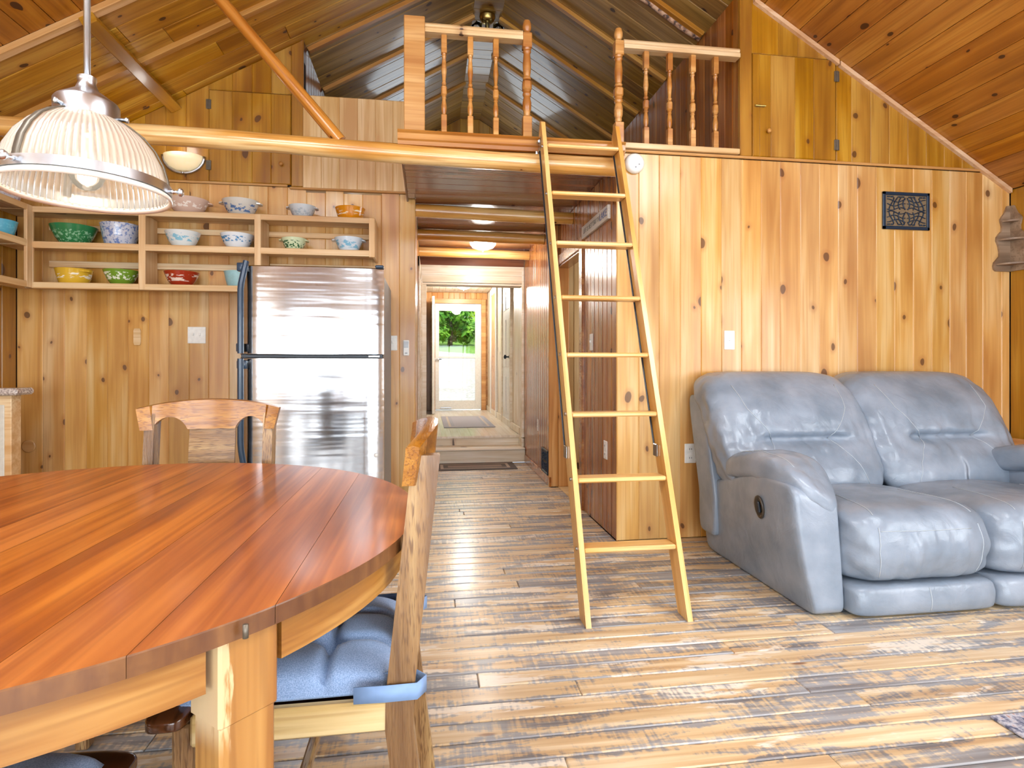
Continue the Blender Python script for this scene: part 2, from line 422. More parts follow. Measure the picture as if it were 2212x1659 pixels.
def floor_mat():
    m, nt, ns, L, b = nodes('worn_floorboard')
    co, rnd = local_co(nt)
    g = N(nt, 'ShaderNodeTexNoise'); g.inputs['Scale'].default_value = 1; g.inputs['Detail'].default_value = 2
    L.new(scale_co(nt, co, (1.5, 38, 38)), g.inputs['Vector'])
    rp = ramp(nt, [(.3, srgb('be9c74')), (.5, srgb('d3b78e')), (.7, srgb('e6d3b2'))])
    L.new(g.outputs[0], rp.inputs[0])
    col = rp.outputs[0]
    # worn bare pale wood on some boards
    p = N(nt, 'ShaderNodeTexNoise'); p.inputs['Scale'].default_value = 1; p.inputs['Detail'].default_value = 5; p.inputs['Roughness'].default_value = .65
    L.new(scale_co(nt, co, (2.2, 11, 11)), p.inputs['Vector'])
    r2 = math_n(nt, 'FRACT', math_n(nt, 'MULTIPLY', rnd, 23.7))
    pale = smooth(nt, math_n(nt, 'ADD', p.outputs[0], math_n(nt, 'MULTIPLY', r2, .26)), .72, .78)
    col = mixc(nt, col, srgb('eae2d4'), math_n(nt, 'MULTIPLY', pale, .85))
    # blue-grey residue of the old finish, broken up along saw marks
    q = N(nt, 'ShaderNodeTexNoise'); q.inputs['Scale'].default_value = 1; q.inputs['Detail'].default_value = 5; q.inputs['Roughness'].default_value = .72
    q.inputs['Distortion'].default_value = .5
    L.new(scale_co(nt, co, (2.8, 13, 13)), q.inputs['Vector'])
    saw = N(nt, 'ShaderNodeTexNoise'); saw.inputs['Scale'].default_value = 1; saw.inputs['Detail'].default_value = 2
    L.new(scale_co(nt, co, (75, 5, 5)), saw.inputs['Vector'])
    qq = math_n(nt, 'ADD', q.outputs[0], math_n(nt, 'MULTIPLY', saw.outputs[0], .26))
    r3 = math_n(nt, 'FRACT', math_n(nt, 'MULTIPLY', rnd, 67.1))
    qq = math_n(nt, 'ADD', qq, math_n(nt, 'MULTIPLY', r3, .10))
    # darker along the board edges
    ys = N(nt, 'ShaderNodeSeparateXYZ'); L.new(N(nt, 'ShaderNodeTexCoord').outputs['Object'], ys.inputs[0])
    ed = smooth(nt, math_n(nt, 'ABSOLUTE', ys.outputs[1]), .022, .048)
    qq = math_n(nt, 'ADD', qq, math_n(nt, 'MULTIPLY', ed, .10))
    blue = smooth(nt, qq, .66, .79)
    bl = ramp(nt, [(.35, srgb('565f6c')), (.6, srgb('8a929e'))]); L.new(g.outputs[0], bl.inputs[0])
    col = mixc(nt, col, bl.outputs[0], math_n(nt, 'MULTIPLY', blue, .85))
    # knots
    v = N(nt, 'ShaderNodeTexVoronoi'); v.inputs['Scale'].default_value = 1
    L.new(scale_co(nt, co, (2.2, 8, 0)), v.inputs['Vector'])
    sep = N(nt, 'ShaderNodeSeparateColor'); L.new(v.outputs['Color'], sep.inputs[0])
    k = math_n(nt, 'MULTIPLY', math_n(nt, 'SUBTRACT', 1, smooth(nt, v.outputs['Distance'], .05, .10)), math_n(nt, 'GREATER_THAN', sep.outputs[0], .72))
    col = mixc(nt, col, srgb('7a4424'), math_n(nt, 'MULTIPLY', k, .8))
    hsv = N(nt, 'ShaderNodeHueSaturation'); L.new(col, hsv.inputs['Color'])
    L.new(math_n(nt, 'ADD', math_n(nt, 'MULTIPLY', rnd, .22), .88), hsv.inputs['Value'])
    L.new(hsv.outputs[0], b.inputs['Base Color'])
    b.inputs['Roughness'].default_value = .42
    b.inputs['Coat Weight'].default_value = .45; b.inputs['Coat Roughness'].default_value = .22
    bp = N(nt, 'ShaderNodeBump'); bp.inputs['Strength'].default_value = .12; bp.inputs['Distance'].default_value = .01
    L.new(g.outputs[0], bp.inputs['Height']); L.new(bp.outputs[0], b.inputs['Normal'])
    return m
M['floor'] = floor_mat()

# ------------------------------------------------------------------ room shell
YB, YK, XL, XR, YF = 3.5, 4.55, -2.88, 4.02, -3.2      # back wall, kitchen wall, side walls, front wall
KL, KR, ZT, X1, X2 = .575, .60, 4.34, .415, .665       # roof slopes, ridge strip
def roof(x):
    return ZT - KL * (X1 - x) if x < X1 else (ZT - KR * (x - X2) if x > X2 else ZT)
def cat(o, c): o['category'] = c; return o
ZLOFT, ZUND = 2.46, 2.375
HX, HX2, HL = 1.17, 1.10, -.10                          # hall right wall (near / far), hall left wall

# floor: slab plus single boards
floor = cat(struct('floor', MB().box(XL, XR, YF, 6.62, -.12, -.02), M['dark'], 'worn plank floor running through the room and hallway'), 'floor')
FW = .0956
rows = [1.593 + FW * k for k in range(-3, 54)]
for y in rows:
    yc = y + FW / 2
    if yc > 6.5: continue
    xa, xb = (XL, XR) if yc < YB + .01 else ((XL, HX) if yc < YK else (HL, HX2 if yc > 5.14 else HX))
    x = xa - random.uniform(0, 1.2)
    while x < xb - .02:
        ln = random.choice((1.2, 1.7, 2.1, 2.5, 2.9)) + random.uniform(-.06, .06)
        a, c = max(x, xa), min(x + ln, xb)
        if c - a > .05:
            board(floor, (0, 0, 0), (1, 0, 0), (0, 1, 0), rect(a + .0006, c - .0006, y + .0021, y + FW - .0021), M['floor'], .02, .0036, 'floor_board', lift=random.uniform(-.0006, .0006))
        x += ln
mb = MB()
y = rows[0] - FW
while y > YF:
    x = XL - random.uniform(0, 1.2)
    while x < XR:
        a, c = max(x, XL), min(x + 1.7, XR)
        if c - a > .05: mb.bbox(a + .001, c - .001, y + .0012, y + FW - .0012, -.02, 0, .002)
        x += 1.7
    y -= FW
o = mb.build('near_floor_boards', M['floor'], floor); o['kind'] = 'stuff'

# ---- back wall (right of the hall): vertical boards under a ledge, gable boards above
Zup, Xl_, Nn = (0, 0, 1), (-1, 0, 0), None
wall_back = cat(struct('wall_back', MB().prism([(1.187, 0), (XR, 0), (XR, roof(XR)), (2.04, roof(2.04)), (2.04, 2.44), (1.187, 2.44)], lambda u, v, t: (u, t, v), YB + .018, YB + .09), M['dark'], 'knotty pine board wall behind the grey loveseat, vertical boards'), 'wall')
seamsR = [1.172, 1.316, 1.451, 1.593, 1.734, 1.874, 2.011, 2.15, 2.284, 2.426, 2.563, 2.701, 2.841, 2.982, 3.121, 3.262, 3.404, 3.544, 3.671, 3.802, 3.954, 4.02]
def hi_wall(y):
    return min(2.45, roof(-y))
strips(wall_back, (0, YB, 0), Zup, Xl_, [-x for x in seamsR], lambda y: 0, lambda y: min(2.44, roof(-y)), M['wall'])
gs = [2.085, 2.14]
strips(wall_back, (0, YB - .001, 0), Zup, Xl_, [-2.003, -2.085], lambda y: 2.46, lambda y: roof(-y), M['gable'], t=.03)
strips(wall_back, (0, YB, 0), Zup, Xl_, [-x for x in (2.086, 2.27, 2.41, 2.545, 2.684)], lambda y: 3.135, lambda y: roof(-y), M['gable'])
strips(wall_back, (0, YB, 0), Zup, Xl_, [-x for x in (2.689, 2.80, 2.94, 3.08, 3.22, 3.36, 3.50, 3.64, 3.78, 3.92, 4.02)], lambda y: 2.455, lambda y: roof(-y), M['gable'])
d = cat(struct('door_2', MB().box(2.086, 2.684, YB + .019, YB + .03, 2.46, 3.13), M['dark'], 'low board access door high in the gable right of the loft railing'), 'door')
strips(d, (0, YB - .004, 0), Zup, Xl_, [-x for x in (2.09, 2.135, 2.215, 2.385, 2.52, 2.680)], lambda y: 2.462, lambda y: min(3.131, roof(-y)), M['gable'])
def hinge(parent, x, y, z):
    mb = MB().bbox(x - .018, x - .003, y - .006, y, z - .035, z + .035, .002).bbox(x + .003, x + .018, y - .006, y, z - .035, z + .035, .002)
    mb.tube([(x, y - .005, z - .036), (x, y - .005, z + .036)], .004, 8)
    return mb.build('hinge', M['hinge'], parent)
hinge(d, 2.684, YB - .005, 3.02); hinge(d, 2.684, YB - .005, 2.565)
def knob(parent, x, y, z, mat, r=.014):
    o = MB().lathe([(0, 0), (.006, 0), (.006, .012), (r, .016), (r, .024), (r * .6, .03), (0, .031)], 16).build('knob', mat, parent, True)
    o.rotation_euler = (R(90), 0, 0); o.location = (x, y, z); return o
knob(d, 2.19, YB - .004, 2.625, M['batten'])
MB().bbox(2.10, 2.165, YB - .012, YB - .004, 2.781, 2.797, .002).tube([(2.10, YB - .014, 2.789), (2.172, YB - .014, 2.789)], .004, 8).build('latch', M['brass'], d)

# ---- kitchen wall
wall_k = cat(struct('wall_kitchen', MB().prism([(XL - .03, 0), (HL, 0), (HL, 2.43), (-.153, 3.14), (-.934, 3.14), (-.934, roof(-.934)), (XL - .03, roof(XL))], lambda u, v, t: (u, t, v), YK + .018, YK + .09), M['dark'], 'knotty pine board wall behind the refrigerator and bowl shelves'), 'wall')
seamsK = [-2.88, -2.713, -2.573, -2.431, -2.294, -2.155, -2.015, -1.88, -1.738, -1.604, -1.462, -1.328, -1.187, -1.048, -.91, -.772, -.636, -.498, -.356, -.22, -.10]
strips(wall_k, (0, YK, 0), Zup, Xl_, [-x for x in seamsK], lambda y: 0, lambda y: 2.43 if y < 1.03 else 2.445, M['wall'])
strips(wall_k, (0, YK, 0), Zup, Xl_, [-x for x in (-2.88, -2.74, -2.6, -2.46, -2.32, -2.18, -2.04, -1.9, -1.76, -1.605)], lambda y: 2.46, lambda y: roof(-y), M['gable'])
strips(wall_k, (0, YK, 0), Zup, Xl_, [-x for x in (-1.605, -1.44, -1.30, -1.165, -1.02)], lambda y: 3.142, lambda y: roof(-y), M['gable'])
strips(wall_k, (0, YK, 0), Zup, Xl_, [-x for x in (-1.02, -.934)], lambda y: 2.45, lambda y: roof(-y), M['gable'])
d = cat(struct('door_3', MB().box(-1.60, -1.025, YK + .019, YK + .03, 2.462, 3.138), M['dark'], 'board access door in the kitchen gable above the bowl shelves'), 'door')
strips(d, (0, YK - .003, 0), Zup, Xl_, [-x for x in (-1.60, -1.44, -1.30, -1.165, -1.025)], lambda y: 2.462, lambda y: min(3.138, roof(-y)), M['gable'])
hinge(d, -1.603, YK - .004, 3.03); hinge(d, -1.603, YK - .004, 2.58); knob(d, -1.09, YK - .003, 2.61, M['batten'])
strips(wall_k, (0, YK - .012, 0), Zup, Xl_, [-x for x in (-.934, -.80, -.668, -.535, -.40, -.27, -.145)], lambda y: 2.435, lambda y: 3.142, M['panel'])

# ---- side walls
wall_left = cat(struct('wall_left', MB().box(XL - .09, XL - .018, YF, YK + .1, 0, roof(XL)), M['dark'], 'board wall on the kitchen side at the far left'), 'wall')
for y0, y1 in zip(frange(1.6, YK, .14)[:-1], frange(1.6, YK, .14)[1:]):
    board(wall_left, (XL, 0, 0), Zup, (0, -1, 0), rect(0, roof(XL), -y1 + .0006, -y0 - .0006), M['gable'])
struct_near = MB().box(XL - .018, XL, YF, 1.6, 0, roof(XL)).build('plain_boards', M['gable'], wall_left)
wall_right = cat(struct('wall_right', MB().box(XR + .018, XR + .09, YF, YB + .09, 0, roof(XR) + .02), M['dark'], 'pine board wall at the far right beside the corner shelf'), 'wall')
for y0, y1 in zip(frange(1.6, YB, .14)[:-1], frange(1.6, YB, .14)[1:]):
    board(wall_right, (XR, 0, 0), Zup, (0, 1, 0), rect(0, roof(XR), y0 + .0006, y1 - .0006), M['gable'])
MB().box(XR, XR + .018, YF, 1.6, 0, roof(XR)).build('plain_boards', M['gable'], wall_right)

# ---- front wall behind the camera: framed openings with daylight
mb = MB()
for x0, x1 in ((XL, -2.75), (-1.35, -1.25), (.15, .35), (1.75, 1.9), (3.3, XR)):
    mb.bbox(x0, x1, YF - .02, YF + .1, 0, 2.3, .005)
mb.bbox(XL, XR, YF - .02, YF + .1, 1.98, 2.5, .005); mb.bbox(XL, XR, YF - .02, YF + .1, 0, .14, .005)
mb.prism([(XL, 2.5), (-.72, 2.5), (-.72, roof(-.72)), (XL, roof(XL))], lambda u, v, t: (u, t, v), YF - .02, YF + .1)
mb.prism([(1.77, 2.5), (XR, 2.5), (XR, roof(XR)), (1.77, roof(1.77))], lambda u, v, t: (u, t, v), YF - .02, YF + .1)
mb.box(-.72, 1.77, YF - .02, YF + .1, 2.5, 3.0); mb.prism([(-.72, 3.79), (1.77, 3.79), (1.50, roof(1.50)), (X2, ZT), (X1, ZT), (-.54, roof(-.54))], lambda u, v, t: (u, t, v), YF - .02, YF + .1)
cat(struct('wall_front', mb, M['gable'], 'glazed front wall of the room'), 'wall')

# ---- frames for the added side and roof fill lights, and the loft window
def wframe(name, o, ax, ay, w, h, label):
    t = MB(); ax = Vector(ax).normalized(); ay = Vector(ay).normalized(); az = ax.cross(ay); o = Vector(o)
    def bar(a0, a1, b0, b1):
        bm = bmesh.new(); bmesh.ops.create_cube(bm, size=1)
        for v in bm.verts: v.co = o + ax * ((a0 + a1) / 2 + v.co.x * (a1 - a0)) + ay * ((b0 + b1) / 2 + v.co.y * (b1 - b0)) + az * (.012 + v.co.z * .04)
        t.bm(bm)
    f = .07
    bar(-w / 2 - f, w / 2 + f, h / 2, h / 2 + f); bar(-w / 2 - f, w / 2 + f, -h / 2 - f, -h / 2)
    bar(-w / 2 - f, -w / 2, -h / 2, h / 2); bar(w / 2, w / 2 + f, -h / 2, h / 2); bar(-.02, .02, -h / 2, h / 2)
    return cat(struct(name, t, M['panel'], label), 'window')
wframe('fill_frame_1', (XR, -.3, 1.35), (0, 1, 0), (0, 0, -1), 2.2, 1.3, 'added frame around the fill light on the right wall')
wframe('fill_frame_2', (XL, -.9, 1.35), (0, 1, 0), (0, 0, 1), 1.8, 1.2, 'added frame around the fill light on the left wall')
wframe('fill_frame_3', (2.3, .1, roof(2.3)), (0, 1, 0), (1, 0, -KR), 2.0, 1.0, 'added frame around the fill light on the right roof slope')
wframe('fill_frame_4', (-1.4, .1, roof(-1.4)), (0, -1, 0), (-1, 0, -KL), 2.0, 1.0, 'added frame around the fill light on the left roof slope')
wframe('window_5', (.55, 7.59, 3.45), (1, 0, 0), (0, 0, 1), .95, .6, 'low window in the far loft gable')

# ---- roof and ceilings
sR, sL = math.hypot(1, KR), math.hypot(1, KL)
YE = 7.6
mb = MB()
P = [(XL - .3, roof(XL - .3)), (X1, ZT), (X2, ZT), (XR + .3, roof(XR + .3))]
P = [(x, z + .024) for x, z in P] + [(x, z + .12) for x, z in reversed(P)]
for i in range(3):
    q = [P[i], P[i + 1], P[6 - i], P[7 - i]]
    mb.prism(q, lambda u, v, t: (u, t, v), YF - .1, YE + .15)
ceiling = cat(struct('ceiling', mb, M['dark'], 'sloping pine board ceiling rising to the ridge'), 'ceiling')
oR, oL = (X2, 0, ZT), (X1, 0, ZT)
dR, dL = (1, 0, -KR), (-1, 0, -KL)
wR = (XR - X2) * sR
e = frange(0, wR, .1445)
for a, c in zip(e[:-1], e[1:]):
    board(ceiling, oR, (0, 1, 0), dR, rect(YF, YB - .004, a + .0012, c - .0012), M['ceil'], .018, .004, 'ceiling_board', lift=random.uniform(-.001, .001))
wL = (X1 - XL) * sL
e = frange(0, wL, .1445)
for a, c in zip(e[:-1], e[1:]):
    board(ceiling, oL, (0, -1, 0), dL, rect(-(YB - .05), -YF, a + .0012, c - .0012), M['ceil'], .018, .004, 'ceiling_board', lift=random.uniform(-.001, .001))
# flat ridge strip, boards across
e = frange(YF, YE, .17)
for a, c in zip(e[:-1], e[1:]):
    board(ceiling, (X1 - .01, 0, ZT - .005), (1, 0, 0), (0, -1, 0), rect(0, X2 - X1 + .02, -c + .0006, -a - .0006), M['loft'], .018, .004, 'ridge_board')
# boards running up the slope behind the main room
e = frange(YB, YE, .165)
for a, c in zip(e[:-1], e[1:]):
    ym = (a + c) / 2
    xl = XL if a < YK - .002 else -.95
    s1 = (X1 - xl) * sL
    if a < YK - .002:
        cut = random.uniform(.9, 2.6)
        segs = ((0, cut), (cut, s1))
    else: segs = ((0, s1),)
    for p, q in segs:
        board(ceiling, oL, dL, (0, 1, 0), rect(p + .0006, q - .0006, a + .0012, c - .0012), M['loft'] if a > YK else M['kceil'], .018, .004, 'ceiling_board', lift=random.uniform(-.001, .001))
    board(ceiling, oR, dR, (0, -1, 0), rect(0, (2.02 - X2) * sR, -c + .0012, -a - .0012), M['loft'], .018, .004, 'ceiling_board', lift=random.uniform(-.001, .001))
# battens
for k, y in enumerate((4.006, 4.69, 5.35, 6.01, 6.63)):
    s1 = (X1 - (XL if k == 0 else -.93)) * sL
    t_ = board(ceiling, oL, dL, (0, 1, 0), rect(0, s1, y - .024, y + .024), M['batten'], .03, .004, 'batten', lift=.029)
    s1 = (2.0 - X2) * sR
    board(ceiling, oR, dR, (0, -1, 0), rect(0, s1, -y - .024, -y + .024), M['batten'], .03, .004, 'batten', lift=.029)
board(ceiling, oL, dL, (0, 1, 0), rect(0, wL, YB - .05, YB + .005), M['trim'], .03, .004, 'batten', lift=.029)
# running batten above the kitchen
sb = (X1 + 1.86) * sL
board(ceiling, oL, (0, -1, 0), dL, rect(-YK, -(YB - .05), sb - .04, sb + .04), M['gable'], .05, .005, 'batten', lift=.075)
# birch pole on the right loft slope
mb = MB()
pts = []
for i in range(9):
    x = X2 + .3 + (1.99 - X2 - .3) * i / 8
    pts.append((x, 4.043 + .006 * math.sin(i * 2.1), roof(x) - .028))
mb.tube(pts, lambda s: .022 + .002 * math.sin(s * 17), 8)
def birch_mat():
    m, nt, ns, L, b = nodes('birch_bark')
    n = N(nt, 'ShaderNodeTexNoise'); n.inputs['Scale'].default_value = 28; n.inputs['Detail'].default_value = 4
    L.new(N(nt, 'ShaderNodeTexCoord').outputs['Object'], n.inputs['Vector'])
    rp = ramp(nt, [(.40, srgb('4a3a34')), (.48, srgb('a07860')), (.58, srgb('c8a488'))])
    L.new(n.outputs[0], rp.inputs[0]); L.new(rp.outputs[0], b.inputs['Base Color']); b.inputs['Roughness'].default_value = .7
    return m
tag(mb.build('birch_pole', birch_mat(), None, True), 'slim birch bark pole fixed up the loft ceiling slope', 'pole')

# trims
def trim(name, mb, mat, label): return cat(struct(name, mb, mat, label), 'trim')
def half_round(pts, r): return MB().tube(pts, r, 8)
trim('trim_1', MB().bbox(1.20, 3.80, YB - .016, YB + .002, 2.441, 2.458, .006), M['trim'], 'thin ledge strip across the back wall under the gable boards')
trim('trim_2', MB().bbox(XL, -1.045, YK - .014, YK + .002, 2.444, 2.460, .006), M['trim'], 'thin ledge strip across the kitchen wall under the access door')
trim('trim_3', MB().bbox(-1.03, -.15, YK - .028, YK + .002, 2.426, 2.441, .006), M['trim'], 'thin ledge strip under the pale loft panel')
mb = MB()
for a, c in ((2.09, 2.69), (2.70, 4.01)):
    mb.prism([(a, roof(a) - .032), (c, roof(c) - .032), (c, roof(c) - .002), (a, roof(a) - .002)], lambda u, v, t: (u, t, v), YB - .026, YB)
trim('trim_4', mb, M['trim_pink'], 'pale strip where the back wall meets the sloping ceiling')

# ---- loft: platform, floor, walls
loft_floor = cat(struct('floor_loft', MB().box(-.934, 2.02, YK, YE, 2.41, ZLOFT).box(-.153, 1.2, 3.42, YK, 2.41, ZLOFT).box(1.17, 2.02, YB + .05, YK, 2.41, ZLOFT), M['loft'], 'board floor of the sleeping loft'), 'floor')
e = frange(3.46, 6.62, .125)
for a, c in zip(e[:-1], e[1:]):
    x0 = -.153 if c <= YK + .01 else HL
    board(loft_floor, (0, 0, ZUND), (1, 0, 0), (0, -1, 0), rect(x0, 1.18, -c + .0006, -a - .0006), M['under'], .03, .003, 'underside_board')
one('edge_strip', M['edge'], loft_floor, (-.165, -.151, 3.44, YK, ZUND - .006, ZLOFT), .003)
# moulded fascia
prof = [(3.44, 2.462), (3.385, 2.462), (3.38, 2.452), (3.392, 2.444), (3.392, 2.412), (3.402, 2.404), (3.41, 2.385), (3.44, 2.385)]
trim('trim_5', MB().prism(prof, lambda u, v, t: (t, u, v), -.175, 1.19), M['turned'], 'moulded board along the front edge of the loft platform')
wl = cat(struct('wall_loft_left', MB().box(-1.0, -.952, YK + .05, YE, 2.4, 3.6), M['dark'], 'board wall closing the loft on its left'), 'wall')
for a, c in zip(frange(YK, YE, .10)[:-1], frange(YK, YE, .10)[1:]):
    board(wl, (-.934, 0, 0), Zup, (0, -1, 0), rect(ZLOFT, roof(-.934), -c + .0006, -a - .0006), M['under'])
wr = cat(struct('wall_loft_right', MB().box(2.023, 2.07, YB + .03, YE, 2.46, 3.53), M['dark'], 'dark board wall closing the loft on its right behind the railing'), 'wall')
for a, c in zip(frange(YB + .001, YE, .10)[:-1], frange(YB + .001, YE, .10)[1:]):
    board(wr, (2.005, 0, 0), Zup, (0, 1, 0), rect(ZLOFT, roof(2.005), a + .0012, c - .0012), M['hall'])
wb = cat(struct('wall_loft_back', MB().prism([(-1, 2.4), (2.1, 2.4), (2.1, roof(2.1)), (X2, ZT), (X1, ZT), (-1, roof(-1))], lambda u, v, t: (u, t, v), YE + .018, YE + .08), M['dark'], 'gable board wall at the far end of the loft'), 'wall')
strips(wb, (0, YE, 0), Zup, Xl_, [-x for x in frange(-.934, X1, .135)], lambda y: ZLOFT, lambda y: roof(-y), M['gable'])
strips(wb, (0, YE, 0), Zup, Xl_, [-X1, -X2], lambda y: ZLOFT, lambda y: ZT, M['gable'])
strips(wb, (0, YE, 0), Zup, Xl_, [-x for x in frange(X2, 2.005, .135)], lambda y: ZLOFT, lambda y: roof(-y), M['gable'])

# ---- hallway walls
wh = cat(struct('wall_hall_right', MB().box(HX + .018, HX + .1, YB + .05, 4.36, 0, ZUND).box(HX + .018, HX + .1, 4.36, 5.05, 2.02, ZUND).box(HX2 + .018, HX2 + .16, 5.16, 6.62, 0, ZUND), M['dark'], 'narrow glossy board wall on the right of the hallway'), 'wall')
for a, c in zip(frange(YB + .0, 4.28, .098)[:-1], frange(YB + .0, 4.28, .098)[1:]):
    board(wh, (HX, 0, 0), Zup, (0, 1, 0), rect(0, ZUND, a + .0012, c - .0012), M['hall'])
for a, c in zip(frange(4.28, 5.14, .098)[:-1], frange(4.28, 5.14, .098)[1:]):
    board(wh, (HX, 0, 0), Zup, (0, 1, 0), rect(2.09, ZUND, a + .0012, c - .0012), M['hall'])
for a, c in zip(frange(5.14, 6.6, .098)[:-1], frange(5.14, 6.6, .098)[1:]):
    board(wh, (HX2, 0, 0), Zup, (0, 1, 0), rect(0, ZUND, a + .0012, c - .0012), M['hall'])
for a, c in ((1.082, 1.17), (1.17, 1.27)):
    board(wh, (0, 5.14, 0), Zup, Xl_, rect(0, ZUND if a < 1.1 else 2.09, -c + .0006, -a - .0006), M['orange'])
trim('trim_6', MB().bbox(HX - .016, HX + .02, 4.27, 4.36, 0, 2.09, .005).bbox(HX - .016, HX + .02, 4.36, 5.14, 2.0, 2.09, .005).bbox(HX - .004, HX + .1, 4.355, 4.375, 0, 2.0, .003).bbox(HX - .004, HX + .1, 4.36, 5.14, 1.985, 2.002, .003), M['hall'], 'brown door casing in the right hallway wall')
cat(struct('baseboard_right', MB().bbox(HX2 - .016, HX2 + .004, 5.13, 6.5, 0, .09, .005), M['hall'], 'baseboard along the right hallway wall'), 'baseboard')
whl = cat(struct('wall_hall_left', MB().box(HL - .1, HL - .018, YK + .02, 6.62, 0, ZUND), M['dark'], 'board wall on the left of the hallway'), 'wall')
for a, c in zip(frange(YK, 6.6, .14)[:-1], frange(YK, 6.6, .14)[1:]):
    board(whl, (HL, 0, 0), Zup, (0, -1, 0), rect(0, ZUND, -c + .0006, -a - .0006), M['orange'])
trim('trim_7', MB().bbox(HL - .002, HL + .02, 5.6, 5.72, 0, 2.15, .005).bbox(HL - .002, HL + .02, 6.4, 6.52, 0, 2.15, .005).bbox(HL - .002, HL + .02, 5.6, 6.52, 2.05, 2.15, .005), M['pale'], 'pale door casing on the left hallway wall')
# side room seen through the hallway doorway
mb = MB()
mb.box(HX + .1, 2.6, 5.6, 5.66, 0, 2.4).box(2.55, 2.6, 4.2, 5.6, 0, 2.4).box(HX + .1, 2.6, 4.16, 4.2, 0, 2.4).box(HX + .1, 2.6, 4.2, 5.6, 2.34, 2.4).box(HX - .0, 2.6, 4.2, 5.6, -.06, 0)
wsr = cat(struct('wall_side_room', mb, M['panel'], 'pale board side room seen through the hallway doorway'), 'wall')
for a, c in zip(frange(HX + .12, 2.5, .14)[:-1], frange(HX + .12, 2.5, .14)[1:]):
    board(wsr, (0, 5.58, 0), Zup, Xl_, rect(0, 2.34, -c + .001, -a - .001), M['panel'])

# ---- entry: header, steps, landing, far wall
YH = 6.62
XE0, XE1 = -.04, 1.10
hd = cat(struct('wall_entry_header', MB().box(HL, HX2 + .05, YH + .02, YH + .16, 2.03, 2.60).box(HL - .05, XE0, YH + .02, YH + .1, 0, 2.03), M['pale'], 'pale board header over the entry steps'), 'wall')
for z0, z1 in ((2.045, 2.13), (2.13, 2.215)):
    board(hd, (0, YH, 0), (-1, 0, 0), Zup, rect(-HX2 + .02, -HL - .03, z0 + .0006, z1 - .0006), M['pale'], .018, .003)
trim('trim_8', MB().bbox(HL, HX2, YH - .02, YH + .02, 2.215, 2.24, .004).bbox(HX2 - .03, HX2, YH - .02, YH + .1, .27, 2.22, .004).bbox(HL, HL + .035, YH - .02, YH + .02, 0, 2.22, .004).bbox(HL + .03, XE0 + .02, YH, YH + .12, .1, 2.03, .004).bbox(HL, HX2, YH - .01, YH + .17, 2.02, 2.04, .004), M['pale'], 'pale frame around the opening to the entry')
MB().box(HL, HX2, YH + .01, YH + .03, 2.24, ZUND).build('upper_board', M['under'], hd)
def step(name, y0, y1, z0, z1, label):
    o = struct(name, MB().bbox(HL, HX2 - .002, y0 + .004, y1, z0, z1 - .024, .004), M['pale'], label); o['category'] = 'step'
    one('tread', M['pale'], o, (HL, HX2 - .002, y0 - .012, y1, z1 - .024, z1), .008)
    return o
step('step_lower', 6.52, 6.84, 0, .163, 'lower pale wooden step up to the entry')
ld = struct('floor_landing', MB().bbox(XE0 - .04, HX2 - .002, 6.84, 10.85, .0, .246, .004), M['pale'], 'pale wooden landing inside the entry door'); ld['category'] = 'floor'
for a, c in zip(frange(XE0 - .04, HX2 - .002, .115)[:-1], frange(XE0 - .04, HX2 - .002, .115)[1:]):
    board(ld, (0, 0, .27), (0, 1, 0), (-1, 0, 0), rect(6.825, 10.8, -c + .0004, -a - .0004), M['landing'], .024, .001, 'landing_board')
trim('trim_9', MB().bbox(HX2 - .03, HX2 - .003, 6.60, 6.84, .163, .26, .004).bbox(HX2 - .02, HX2 - .001, 6.86, 10.8, .27, .36, .004), M['pale'], 'pale skirting beside the entry steps')
YX = 10.8
wer = cat(struct('wall_entry_right', MB().box(HX2 + .02, HX2 + .12, YH + .1, YX, 0, 2.6), M['panel'], 'pale board wall on the right of the entry'), 'wall')
e = frange(YH + .02, YX, .14)
for a, c in zip(e[:-1], e[1:]):
    board(wer, (HX2 + .002, 0, 0), Zup, (0, 1, 0), rect(.27, 2.46, a + .0006, c - .0006), M['pale'])
wel = cat(struct('wall_entry_left', MB().box(XE0 - .14, XE0 - .018, YH + .1, YX, 0, 2.6), M['panel'], 'pale board wall on the left of the entry'), 'wall')
for a, c in zip(e[:-1], e[1:]):
    board(wel, (XE0, 0, 0), Zup, (0, -1, 0), rect(.27, 2.46, -c + .0006, -a - .0006), M['pale'])
ce = cat(struct('ceiling_entry', MB().box(XE0 - .1, HX2 + .1, YH + .16, YX, 2.48, 2.6), M['pale'], 'pale board ceiling over the entry'), 'ceiling')
for a, c in zip(frange(XE0, HX2, .114)[:-1], frange(XE0, HX2, .114)[1:]):
    board(ce, (0, 0, 2.462), (0, 1, 0), (1, 0, 0), rect(YH + .16, YX, a + .0006, c - .0006), M['pale'], .018, .003)
DX0, DX1, DZ0, DZ1 = .125, .985, .29, 2.255
we = cat(struct('wall_entry_back', MB().box(XE0 - .1, DX0, YX + .02, YX + .12, 0, 2.6).box(DX1, HX2 + .1, YX + .02, YX + .12, 0, 2.6).box(DX0, DX1, YX + .02, YX + .12, DZ1, 2.6).box(DX0, DX1, YX + .02, YX + .12, 0, DZ0 - .03), M['orange'], 'orange board wall around the entry door'), 'wall')
for a, c in zip(frange(XE0, HX2, .104)[:-1], frange(XE0, HX2, .104)[1:]):
    lo = DZ1 + .08 if c > DX0 - .06 and a < DX1 + .06 else .27
    board(we, (0, YX, 0), Zup, Xl_, rect(lo, 2.46, -c + .0006, -a - .0006), M['orange'])
